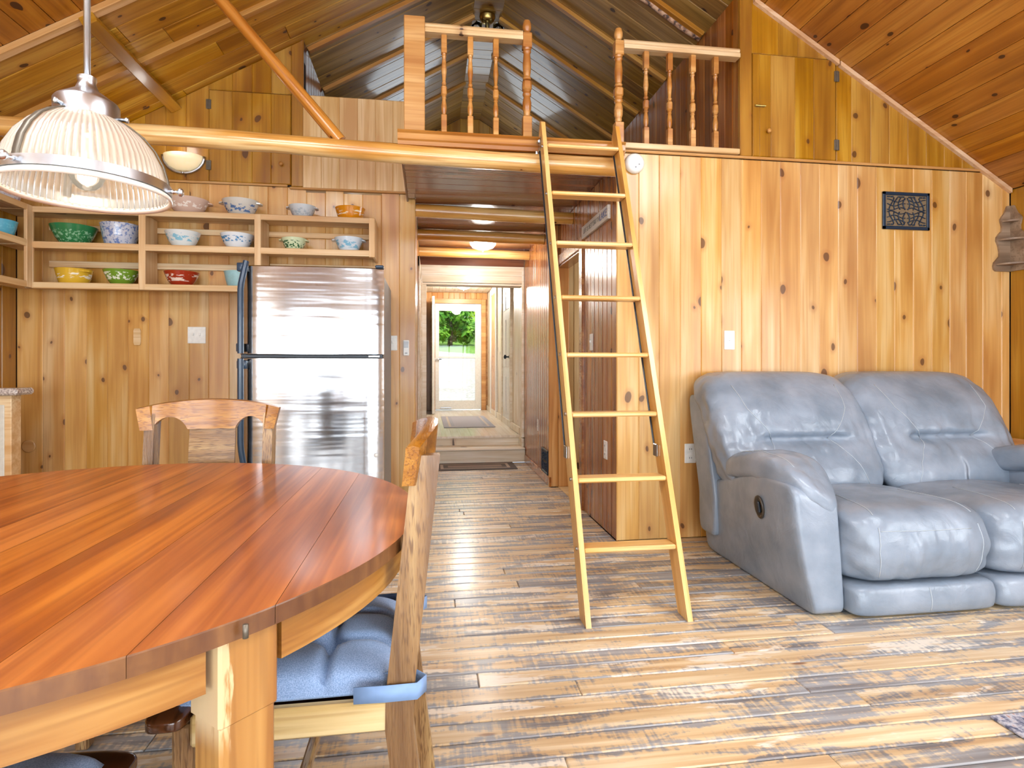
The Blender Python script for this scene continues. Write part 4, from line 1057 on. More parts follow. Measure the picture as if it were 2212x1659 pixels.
bowl('casserole_bowl', -.968, YBW, M_, .088, .088, print_mat('pr_leaf', 'd2deb8', '3c6a48', 'leaf', band=(.2, .75), h=.088), 'pale green handled bowl with dark green leaves on the middle shelf', 2)
bowl('casserole_bowl', -.58, YBW, M_, .104, .102, print_mat('pr_turq2', 'd6e0ea', '86bcd8', 'folk', band=(.25, .8), h=.102, n=7), 'pale blue handled bowl with turquoise figures at the right end of the middle shelf', 2)
bowl('casserole_bowl', -2.43, YBW, B_, .112, .102, print_mat('pr_yellow', 'dab034', 'f4ecda', 'flower', band=(.35, .7), h=.102, n=4), 'yellow casserole bowl with white pattern on the bottom shelf', 1, True, rz=-.4)
bowl('mixing_bowl', -2.128, YBW, B_, .110, .102, print_mat('pr_olive', '6f962c', 'e8ecd8', 'flower', band=(.32, .82), h=.102, n=10), 'olive green bowl with white flower band on the bottom shelf')
bowl('mixing_bowl', -1.733, YBW, B_, .113, .10, print_mat('pr_red', 'a4331a', 'f0dccc', 'wheat', band=(.3, .8), h=.10, n=4), 'brick red bowl with white leaf motif on the bottom shelf')
bowl('mixing_bowl', -1.345, YBW, B_, .104, .11, plain('pr_aqua', '9cc6cc', .2, coat=.4), 'pale aqua bowl half hidden behind the refrigerator on the bottom shelf', 0, True)
bowl('mixing_bowl', -2.75, 4.17, M_, .105, .10, print_mat('pr_sky', '5cb0cc', '6cc0d8', 'speckle', h=.1), 'turquoise bowl with a pink rim on the left wall shelf', 0, True, inner=plain('pink_glaze', 'd890a8', .2))

# ------------------------------------------------------------------ counter at far left
ct = empty('counter_cabinet', (-2.70, 3.995, 0), 'end of a kitchen counter unit with pale panel at the left edge', 'cabinet')
MB().bbox(-.175, .17, -.045, .045, .0, .918, .004).build('body', M['shelf'], ct)
MB().bbox(-.175, .135, -.052, -.044, .08, .86, .003).build('side_panel', plain('pale_panel', 'dcd8cc', .5), ct)
def stone_mat():
    m, nt, ns, L, b = nodes('speckled_countertop')
    n = N(nt, 'ShaderNodeTexNoise'); n.inputs['Scale'].default_value = 90; n.inputs['Detail'].default_value = 3
    L.new(N(nt, 'ShaderNodeTexCoord').outputs['Object'], n.inputs['Vector'])
    rp = ramp(nt, [(.35, srgb('8c7c78')), (.5, srgb('c4b8b0')), (.62, srgb('e6ddd6'))]); L.new(n.outputs[0], rp.inputs[0])
    L.new(rp.outputs[0], b.inputs['Base Color']); b.inputs['Roughness'].default_value = .3; return m
tag(MB().bbox(-2.875, -2.47, 3.90, 4.07, .920, .962, .012).build('countertop', stone_mat()), 'speckled beige countertop slab at the left edge', 'countertop')

# ------------------------------------------------------------------ plates, switches, outlets
def plate(name, x, y, z, w, h, label, cat_, details, mat='white', rot=0):
    t = empty(name, (x, y, z), label, cat_, rot)
    MB().bbox(-w / 2, w / 2, -.006, 0, -h / 2, h / 2, .003).build('cover_plate', M[mat], t)
    for d_ in details:
        if d_[0] == 'toggle':
            MB().bbox(d_[1] - .005, d_[1] + .005, -.016, -.005, -.003, .014, .002).bbox(d_[1] - .008, d_[1] + .008, -.0075, -.005, -.018, .018, .001).build('toggle', M['white'], t)
        if d_[0] == 'socket':
            for s in (-1, 1):
                mb = MB().bbox(-.016, .016, -.009, -.005, s * .028 - .016, s * .028 + .016, .004); o = mb.build('socket', M['white'], t)
                MB().box(-.008, -.005, -.0095, -.0085, s * .028 - .006, s * .028 + .006).box(.005, .008, -.0095, -.0085, s * .028 - .006, s * .028 + .006).build('slot', M['black'], o)
    return t
plate('light_switch', 1.925, YB, 1.265, .072, .122, 'white single light switch on the back wall above the loveseat', 'switch', [('toggle', 0)])
plate('wall_outlet', 1.657, YB, .54, .076, .124, 'white double outlet low on the back wall left of the loveseat', 'outlet', [('socket',)])
plate('light_switch', -1.686, YK, 1.325, .125, .122, 'white double light switch on the kitchen wall left of the refrigerator', 'switch', [('toggle', -.023), ('toggle', .023)])
plate('light_switch', -.272, YK, 1.275, .072, .115, 'white switch plate half hidden beside the refrigerator', 'switch', [('toggle', 0)])
plate('wall_outlet', HX, 3.72, .54, .072, .122, 'white outlet low on the right hallway wall behind the ladder', 'outlet', [('socket',)], rot=R(-90))
plate('light_switch', HX, 4.06, 1.27, .072, .122, 'white switch on the right hallway wall beside the doorway', 'switch', [('toggle', 0)], rot=R(-90))
plate('wall_outlet', HX2, 5.75, .50, .05, .12, 'pale narrow outlet plate on the far right hallway wall', 'outlet', [('socket',)], rot=R(-90))
o = MB().prism([(-.018, -.06), (.018, -.06), (.024, -.045), (.024, .045), (.018, .06), (-.018, .06), (-.024, .045), (-.024, -.045)], lambda u, v, t: (u, t, v), -.012, 0).build('wooden_switch_plate', M['panel']); o.location = (-2.088, YK, 1.31); tag(o, 'small pale wooden eight sided plate on the kitchen wall', 'plate')
o = MB().lathe([(0, 0), (.045, 0), (.045, .006), (.04, .01), (0, .011)], 24).build('wooden_disc', M['panel']); o.rotation_euler = (R(90), 0, 0); o.location = (-2.80, YK, .53); tag(o, 'round wooden cover disc low on the kitchen wall', 'disc')
th = empty('thermostat', (-.168, YK, 1.238), 'white slim remote holder on the wall left of the hallway', 'thermostat')
MB().bbox(-.022, .022, -.022, 0, -.06, .06, .004).build('case', M['white'], th)
MB().bbox(-.017, .017, -.0235, -.021, .0, .05, .001).build('screen', plain('lcd_grey', 'b8bec4', .3), th)
MB().bbox(-.01, .01, -.024, -.021, -.045, -.037, .001).build('button', plain('button_grey', '8a9096', .4), th)
sm = empty('smoke_detector', (1.282, YB, 2.37), 'round white smoke detector on the back wall beside the ladder top', 'detector')
o = MB().lathe([(0, 0), (.062, 0), (.064, .012), (.058, .03), (.045, .038), (0, .04)], 32).build('case', M['white'], sm, True); o.rotation_euler = (R(90), 0, 0)
for x, z in ((.022, -.012), (.0, -.03)):
    o = MB().lathe([(0, 0), (.005, 0), (.005, .003), (0, .004)], 10).build('button', plain('led_grey', '8a8f94', .4), sm); o.rotation_euler = (R(90), 0, 0); o.location = (x, -.037, z)

# ------------------------------------------------------------------ iron grilles
def grille(name, w, h, loc, rot, label, frame_w=.022, mat=None, nx=3):
    mat = mat or M['iron']
    t = empty(name, loc, label, 'vent grille', rot)
    MB().bbox(-w / 2, w / 2, -.004, 0, -h / 2, h / 2, .001).build('backing', M['grille_back'], t)
    mb = MB()
    f = frame_w
    mb.bbox(-w / 2, w / 2, -.014, -.002, h / 2 - f, h / 2, .004).bbox(-w / 2, w / 2, -.014, -.002, -h / 2, -h / 2 + f, .004).bbox(-w / 2, -w / 2 + f, -.014, -.002, -h / 2, h / 2, .004).bbox(w / 2 - f, w / 2, -.014, -.002, -h / 2, h / 2, .004)
    mb.build('frame', mat, t)
    mb = MB()
    iw, ih = w / 2 - f - .004, h / 2 - f - .004
    # leafy scrolls cast into the plate
    rng = random.Random(3)
    for sx in (-1, 1):
        for sy in (-1, 1):
            for k in range(4):
                a0 = rng.uniform(-.3, .3) + k * .5
                pts = []
                for i in range(9):
                    s = i / 8
                    pts.append((sx * (iw * (.05 + .23 * k + .12 * math.sin(s * 3 + a0))), -.009, sy * (ih * (.08 + .8 * s))))
                mb.tube(pts, .0035, 5)
            for k in range(3):
                pts = []
                for i in range(9):
                    s = i / 8
                    pts.append((sx * iw * (.05 + .9 * s), -.009, sy * ih * (.12 + .28 * k + .10 * math.sin(s * 6 + k))))
                mb.tube(pts, .003, 5)
    for k in range(-5, 6):
        for sy in (-1, 1):
            if abs(k) % 3: mb.bbox(k * iw / 5.6 - iw * .06, k * iw / 5.6 + iw * .06, -.013, -.006, sy * ih * .93 - .004, sy * ih * .93 + .004, .001)
    mb.build('scrollwork', mat, t, True)
    return t
M['iron'] = plain('blue_black_iron', '1e3248', .38, .2)
M['grille_back'] = plain('grille_depth', '7e6a50', .8)  # tan of the wood wall showing through the grille holes
grille('wall_grille', .355, .252, (3.20, YB - .001, 2.146), 0, 'black cast iron grille high on the back wall at right')
grille('wall_grille', .30, .23, (HX2 - .001, 5.37, .20), R(-90), 'dark floor level grille on the right hallway wall')

# ------------------------------------------------------------------ hallway sign
sg = empty('hall_sign', (HX, 3.94, 2.10), 'long whitewashed wooden sign with lettering on the right hallway wall', 'sign', R(-90))
MB().bbox(-.32, .32, -.02, 0, -.046, .046, .002).build('sign_board', wood('whitewash', 'b4aca0', 'c8c0b4', 'd8d2c8', rough=.7, knots=0, var=.02), sg)
def text(par, s, size, loc, col, name='lettering'):
    cu = bpy.data.curves.new(name, 'FONT'); cu.body = s; cu.size = size; cu.extrude = .0006; cu.align_x = 'CENTER'; cu.align_y = 'CENTER'
    ob = bpy.data.objects.new(name, cu); C.objects.link(ob)
    bpy.context.view_layer.update()
    me = bpy.data.meshes.new_from_object(ob.evaluated_get(bpy.context.evaluated_depsgraph_get()))
    bpy.data.objects.remove(ob)
    me.materials.append(plain('ink_' + col, col, .7))
    o = bpy.data.objects.new(name, me); C.objects.link(o); o.parent = par
    o.location = loc; o.rotation_euler = (R(90), 0, 0)
    return o
text(sg, 'LIFE IS BETTER', .05, (-.115, -.021, 0), '8a847c')
text(sg, 'AT THE', .04, (.09, -.021, 0), '8a847c')
text(sg, 'LAKE', .07, (.22, -.021, 0), '6a74a4')

# ------------------------------------------------------------------ lamps
def lamp_light(name, loc, power, col, r=.05):
    d = bpy.data.lights.new(name, 'POINT'); d.energy = power; d.color = col; d.shadow_soft_size = r
    o = bpy.data.objects.new(name, d); C.objects.link(o); o.location = loc; return o
WARM = (1, .96, .90)
def dome(name, loc, r, label, power):
    t = empty(name, loc, label, 'ceiling light', group='dome ceiling lights')
    MB().lathe([(0, 0), (r * 1.02, 0), (r * 1.04, -.012), (r * .98, -.02), (0, -.02)], 28).build('rim', M['nickel'], t, True)
    MB().lathe([(r * .97, -.018), (r * .94, -.045), (r * .75, -.075), (r * .4, -.092), (0, -.097)], 28).build('glass_bowl', M['glow'], t, True)
    MB().lathe([(0, -.094), (.012, -.096), (.012, -.106), (.005, -.116), (0, -.118)], 12).build('finial', M['nickel'], t, True)
    lamp_light('dome_bulb', (loc[0], loc[1], loc[2] - .2), power, WARM, .1)
    return t
dome('ceiling_light', (.55, 5.86, ZUND - .001), .14, 'glowing white dome light between the hallway ceiling logs', 24)
dome('ceiling_light', (.58, 9.6, 2.461), .13, 'glowing white dome light over the entry landing', 75)
# sconce
sc = empty('wall_sconce', (-1.775, YK - .002, 2.50), 'half bowl frosted glass wall sconce with metal rim above the shelf', 'sconce')
def half(prof, seg=20):
    mb = MB(); n = len(prof); vs = []; fs = []
    for k in range(seg + 1):
        a = math.pi + math.pi * k / seg
        for r, z in prof: vs.append((r * math.cos(a), r * .75 * math.sin(a), z))
    for k in range(seg):
        for i in range(n - 1): fs.append((k * n + i, (k + 1) * n + i, (k + 1) * n + i + 1, k * n + i + 1))
    return mb.add(vs, fs)
half([(r_, z_ * .72 + .03) for r_, z_ in [(0, 0), (.05, .006), (.098, .04), (.128, .095), (.136, .15), (.131, .15), (.12, .095), (.09, .045), (.04, .012), (0, .01)]]).build('glass_bowl', M['sconce_glass'], sc, True)
pts = [(-.142 * math.cos(a), -.006, .138 - .125 * math.sin(a)) for a in [math.pi * i / 18 for i in range(19)]]
MB().tube(pts, .012, 8).build('rim', M['nickel'], sc, True)
MB().lathe([(0, -.03), (.008, -.028), (.012, -.018), (.006, -.008), (0, -.006)], 10, o=(0, -.02, .03)).build('finial', M['nickel'], sc, True)
lamp_light('sconce_bulb', (-1.775, YK - .14, 2.72), .9, WARM, .04)

# ridge light in the loft
rl = empty('loft_ceiling_lamp', (.54, 5.32, ZT - .006), 'small chrome lamp with two clear bell shades under the loft ridge', 'ceiling light')
MB().lathe([(0, 0), (.07, 0), (.075, -.02), (.06, -.055), (.04, -.07), (0, -.075)], 20).build('canopy', M['brass'], rl, True)
MB().lathe([(0, -.07), (.02, -.075), (.022, -.13), (.03, -.15), (.02, -.17), (0, -.175)], 14).build('stem', M['nickel'], rl, True)
for s in (-1, 1):
    o = MB().lathe([(.02, 0), (.03, -.01), (.045, -.05), (.06, -.075), (.057, -.075), (.042, -.05), (.027, -.012), (.018, -.004)], 20, cap=False).build('bell_shade', M['glass'], rl, True)
    o.location = (s * .075, -.02, -.075); o.rotation_euler = (0, s * R(-20), 0)
    MB().lathe([(0, 0), (.015, -.005), (.018, -.03), (0, -.045)], 10).build('bulb', M['white'], o, True)

# ------------------------------------------------------------------ pendant lamp over the table
PX, PY, PZ = -.728, 1.366, 1.487
pd = empty('pendant_lamp', (PX, PY, PZ), 'ribbed glass dome pendant lamp with brushed nickel band above the table', 'pendant lamp')
def ribbed_mat():
    m, nt, ns, L, b = nodes('ribbed_glass')
    tr = N(nt, 'ShaderNodeBsdfTransparent'); tr.inputs[0].default_value = (1, .97, .92, 1)
    df = N(nt, 'ShaderNodeBsdfTranslucent'); df.inputs[0].default_value = (.95, .88, .76, 1)
    d2 = N(nt, 'ShaderNodeBsdfDiffuse'); d2.inputs[0].default_value = (.9, .86, .78, 1)
    gl = N(nt, 'ShaderNodeBsdfGlossy'); gl.inputs['Roughness'].default_value = .12
    a = N(nt, 'ShaderNodeMixShader'); a.inputs[0].default_value = .5; L.new(df.outputs[0], a.inputs[1]); L.new(d2.outputs[0], a.inputs[2])
    # rib crests are denser than the valleys
    tc = N(nt, 'ShaderNodeTexCoord'); sp = N(nt, 'ShaderNodeSeparateXYZ'); L.new(tc.outputs['Object'], sp.inputs[0])
    an = math_n(nt, 'MULTIPLY', math_n(nt, 'ARCTAN2', sp.outputs[1], sp.outputs[0]), 72)
    f_ = math_n(nt, 'ADD', math_n(nt, 'MULTIPLY', math_n(nt, 'SINE', an), .13), .47)
    c = N(nt, 'ShaderNodeMixShader'); L.new(f_, c.inputs[0]); L.new(tr.outputs[0], c.inputs[1]); L.new(a.outputs[0], c.inputs[2])
    fr_ = N(nt, 'ShaderNodeFresnel'); fr_.inputs[0].default_value = 1.45
    e_ = N(nt, 'ShaderNodeMixShader'); L.new(fr_.outputs[0], e_.inputs[0]); L.new(c.outputs[0], e_.inputs[1]); L.new(gl.outputs[0], e_.inputs[2])
    L.new(e_.outputs[0], ns['Material Output'].inputs[0]); return m
prof = [(.151, -.012), (.150, .0), (.147, .025), (.139, .056), (.124, .087), (.103, .114), (.078, .134), (.056, .146)]
mb = MB(); seg = 288
vs = []; fs = []; n = len(prof)
for k in range(seg):
    a = 2 * math.pi * k / seg
    rib = 1 + .012 * math.sin(a * 72)
    for r, z in prof: vs.append((r * rib * math.cos(a), r * rib * math.sin(a), z))
for k in range(seg):
    k2 = (k + 1) % seg
    for i in range(n - 1): fs.append((k * n + i, k2 * n + i, k2 * n + i + 1, k * n + i + 1))
mb.add(vs, fs); shade = mb.build('glass_shade', ribbed_mat(), pd, True)
MB().lathe([(.152, -.014), (.158, -.020), (.161, -.012), (.156, -.006), (.150, -.008), (.152, -.014)], 64, cap=False).build('glass_rim', plain('rim_glass', 'f4ece0', .15, coat=.5), pd, True)
band = MB().lathe([(.154, -.006), (.159, -.006), (.159, .014), (.154, .014), (.154, -.006)], 64, cap=False).build('band', M['nickel'], pd)
auto_smooth(band, 40)
cup = MB().lathe([(.0, .140), (.060, .142), (.060, .176), (.056, .182), (.05, .186), (.036, .196), (.022, .206), (.016, .222), (.018, .228), (.018, .234), (.010, .238), (0, .24)], 40).build('socket_cup', M['nickel'], pd, True); auto_smooth(cup, 40)
zr = roof(PX) - PZ
MB().tube([(0, 0, .235), (0, 0, zr - .03)], .0065, 12).build('rod', M['nickel'], pd, True)
MB().lathe([(0, zr - .05), (.05, zr - .05), (.062, zr - .03), (.062, zr - .0), (0, zr)], 28).build('canopy', M['nickel'], pd, True)
for an in (-107, 11, 132):
    a = R(an)
    pts = [(r * 1.03 * math.cos(a), r * 1.03 * math.sin(a), z) for r, z in prof[1:]]
    st = MB()
    # flat strap following the glass
    tg = Vector((-math.sin(a), math.cos(a), 0)) * .008
    vs = []; 
    for p in pts: vs += [Vector(p) - tg, Vector(p) + tg, Vector(p) * 1.0 + Vector((math.cos(a), math.sin(a), .4)) * .003 + tg, Vector(p) + Vector((math.cos(a), math.sin(a), .4)) * .003 - tg]
    fs = []
    for i in range(len(pts) - 1):
        for j in range(4): fs.append((i * 4 + j, i * 4 + (j + 1) % 4, (i + 1) * 4 + (j + 1) % 4, (i + 1) * 4 + j))
    st.add(vs, fs).build('strap', M['hinge'], pd, True)
    o = MB().lathe([(0, 0), (.005, 0), (.005, .006), (.0035, .008), (.0035, .014), (.009, .017), (.0095, .022), (.006, .026), (0, .0265)], 16).build('thumb_screw', M['nickel'], pd, True)
    o.rotation_euler = (0, R(90), a); o.location = (.158 * math.cos(a), .158 * math.sin(a), .004)
    o = MB().lathe([(0, 0), (.004, 0), (.004, .01), (.006, .013), (.006, .017), (0, .018)], 12).build('cup_screw', M['nickel'], pd, True)
    o.rotation_euler = (0, R(90), a); o.location = (.060 * math.cos(a), .060 * math.sin(a), .152)
def bulb_mat():
    m, nt, ns, L, b = nodes('bulb_glass')
    tr = N(nt, 'ShaderNodeBsdfTransparent'); gl = N(nt, 'ShaderNodeBsdfGlossy'); gl.inputs['Roughness'].default_value = .05
    em = N(nt, 'ShaderNodeEmission'); em.inputs[0].default_value = (1, .86, .66, 1); em.inputs[1].default_value = 1.1
    a = N(nt, 'ShaderNodeMixShader'); a.inputs[0].default_value = .35; L.new(tr.outputs[0], a.inputs[1]); L.new(em.outputs[0], a.inputs[2])
    fr_ = N(nt, 'ShaderNodeFresnel'); fr_.inputs[0].default_value = 1.45
    e_ = N(nt, 'ShaderNodeMixShader'); L.new(fr_.outputs[0], e_.inputs[0]); L.new(a.outputs[0], e_.inputs[1]); L.new(gl.outputs[0], e_.inputs[2])
    L.new(e_.outputs[0], ns['Material Output'].inputs[0]); return m
bl = MB().lathe([(0, -.030), (.015, -.0265), (.027, -.016), (.033, 0), (.030, .018), (.02, .04), (.013, .062), (.013, .09)], 24, o=(0, 0, .02)).build('bulb', bulb_mat(), pd, True)
MB().lathe([(0, 0), (.004, .002), (.012, .012), (.013, .03), (.005, .045), (0, .047)], 12, o=(0, 0, .0)).build('filament', plain('filament', 'fff4e0', .5, emit='fff0d8', estr=14), bl, True)
lamp_light('pendant_bulb', (PX, PY, PZ + .03), 2.5, (1, .82, .6), .02)

# ------------------------------------------------------------------ dining table
TX, TY, TZ, TR = -.815, 1.37, .76, .787
tb = empty('dining_table', (TX, TY, 0), 'round cherry wood dining table with plank top', 'table')
edges = [-TR, -.60, -.47, -.34, -.20, -.072, .045, .19, .33, .465, .60, TR]
TT = .027
for a, c in zip(edges[:-1], edges[1:]):
    # plank of the round top between x=a and x=c; local X of the mesh = grain (world Y)
    def yy(x, s): return s * math.sqrt(max(0, TR * TR - x * x))
    top = []
    xs = [a + (c - a) * i / 10 for i in range(11)]
    if a <= -TR + 1e-6: xs = [-TR + (c - a) * (i / 16) ** 2 for i in range(17)]
    if c >= TR - 1e-6: xs = [TR - (c - a) * (1 - i / 16) ** 2 for i in range(17)]
    P = [(x, yy(x, -1)) for x in xs] + [(x, yy(x, 1)) for x in reversed(xs)]
    Q = []
    for x, y in P:
        if not Q or (abs(Q[-1][0] - x) + abs(Q[-1][1] - y)) > 1e-5: Q.append((x, y))
    if abs(Q[0][0] - Q[-1][0]) + abs(Q[0][1] - Q[-1][1]) < 1e-5: Q.pop()
    gap = .0004
    Q = [(min(max(x, a + gap), c - gap), y) for x, y in Q]
    n = len(Q)
    vs = [(y, -x, -TT) for x, y in Q] + [(y, -x, -.002) for x, y in Q] + [(y * (1 - .0022), -x * (1 if a + .002 < x < c - .002 or abs(x) < TR * .98 else .9985), 0) for x, y in Q]
    fs = [tuple(range(n - 1, -1, -1)), tuple(2 * n + i for i in range(n))]
    for i in range(n):
        j = (i + 1) % n
        fs += [(i, j, n + j, n + i), (n + i, n + j, 2 * n + j, 2 * n + i)]
    me = bpy.data.meshes.new('top_plank'); me.from_pydata(vs, [], fs)
    me.materials.append(M['table']); me.materials.append(M['edge'])
    bm = bmesh.new(); bm.from_mesh(me); bmesh.ops.recalc_face_normals(bm, faces=bm.faces[:])
    for f_ in bm.faces:
        f_.material_index = 0 if f_.normal.z > .9 else 1
    bm.to_mesh(me); bm.free()
    o = bpy.data.objects.new('top_plank', me); C.objects.link(o); o.parent = tb
    o.location = (0, 0, TZ); o.rotation_euler = (0, 0, R(90))
# curved aprons between the legs
leg_ang = [-42.5, 47.5, 137.5, 227.5]
for k in range(4):
    a0, a1 = leg_ang[k] + 4.2, leg_ang[k] + 90 - 4.2
    ro, ri = TR - .022, TR - .046
    z0, z1 = TZ - TT - .070, TZ - TT
    n = 28
    vs = []; fs = []
    for i in range(n + 1):
        a = R(a0 + (a1 - a0) * i / n - (a0 + a1) / 2 + 90)
        for r, z in ((ro, z0 + .004), (ro, z1), (ri, z1), (ri, z0)): vs.append((r * math.cos(a), r * math.sin(a), z))
    for i in range(n):
        for j in range(4): fs.append((i * 4 + j, (i + 1) * 4 + j, (i + 1) * 4 + (j + 1) % 4, i * 4 + (j + 1) % 4))
    fs += [(0, 1, 2, 3), tuple(n * 4 + j for j in range(4))]
    o = obj('apron', vs, fs, M['apron_curved'], tb, True); auto_smooth(o, 40)
    uvl = o.data.uv_layers.new(name='UVMap')
    for lp in o.data.loops:
        c_ = o.data.vertices[lp.vertex_index].co
        uvl.data[lp.index].uv = (math.atan2(c_.y, c_.x) * TR + k * 7, c_.z); o.rotation_euler = (0, 0, R((a0 + a1) / 2 - 90))
for an in leg_ang:
    a = R(an)
    # local: x = up (grain), y = tangent, z = radial
    o = MB().bbox(-.36, .36, -.041, .041, -.034, .034, .004).bbox(.242, .363, -.044, .044, -.037, .040, .004).build('leg', M['leg'], tb)
    rr = TR - .05
    Mx = Matrix((Vector((0, 0, 1)), Vector((-math.sin(a), math.cos(a), 0)), Vector((-math.cos(a), -math.sin(a), 0)))).transposed().to_4x4()
    Mx.translation = (rr * math.cos(a), rr * math.sin(a), .37)
    o.matrix_local = Mx
o = MB().tube([(0, 0, -.018), (0, 0, .0)], .004, 8).build('leaf_pin', M['hinge'], tb, True)
o.location = (-.241 - TX, .8145 - TY, TZ - .005)

# ------------------------------------------------------------------ chairs
def weave_mat(name, a, b_):
    m, nt, ns, L, b = nodes(name)
    tc = N(nt, 'ShaderNodeTexCoord')
    n = N(nt, 'ShaderNodeTexNoise'); n.inputs['Scale'].default_value = 480; n.inputs['Detail'].default_value = 2
    L.new(tc.outputs['Object'], n.inputs['Vector'])
    rp = ramp(nt, [(.35, srgb(a)), (.65, srgb(b_))]); L.new(n.outputs[0], rp.inputs[0]); L.new(rp.outputs[0], b.inputs['Base Color'])
    b.inputs['Roughness'].default_value = .85; b.inputs['Sheen Weight'].default_value = .2
    bp = N(nt, 'ShaderNodeBump'); bp.inputs['Strength'].default_value = .25; bp.inputs['Distance'].default_value = .002
    L.new(n.outputs[0], bp.inputs['Height']); L.new(bp.outputs[0], b.inputs['Normal'])
    return m
M['cushion'] = weave_mat('blue_grey_weave', '7b98c4', 'a6bee2')
M['oak_light'] = wood('oak_light', 'a8844c', 'c4a468', 'd8bf8c', rough=.45, knots=0, var=.03, grain=1.5, bump=.1)
M['strap'] = plain('blue_strap', '7d9ac4', .7)
def grain_piece(name, x0, x1, y0, y1, z0, z1, mat, par, ch=.005):
    dx, dy, dz = x1 - x0, y1 - y0, z1 - z0
    L_ = max(dx, dy, dz)
    if L_ == dx: o = MB().bbox(-dx / 2, dx / 2, -dy / 2, dy / 2, -dz / 2, dz / 2, ch).build(name, mat, par)
    elif L_ == dz:
        o = MB().bbox(-dz / 2, dz / 2, -dy / 2, dy / 2, -dx / 2, dx / 2, ch).build(name, mat, par); o.rotation_euler = (0, R(-90), 0)
    else:
        o = MB().bbox(-dy / 2, dy / 2, -dx / 2, dx / 2, -dz / 2, dz / 2, ch).build(name, mat, par); o.rotation_euler = (0, 0, R(90))
    o.location = ((x0 + x1) / 2, (y0 + y1) / 2, (z0 + z1) / 2); return o
def superbox(c, d, k=5, n=20, fn=None):
    bm = bmesh.new(); bmesh.ops.create_cube(bm, size=2)
    bmesh.ops.subdivide_edges(bm, edges=bm.edges[:], cuts=n, use_grid_fill=True)
    for v in bm.verts:
        p = v.co
        s = (abs(p.x) ** k + abs(p.y) ** k + abs(p.z) ** k) ** (1 / k)
        q = p / s
        w = Vector((c[0] + q.x * d[0] / 2, c[1] + q.y * d[1] / 2, c[2] + q.z * d[2] / 2))
        v.co = fn(w, q) if fn else w
    return MB().bm(bm)
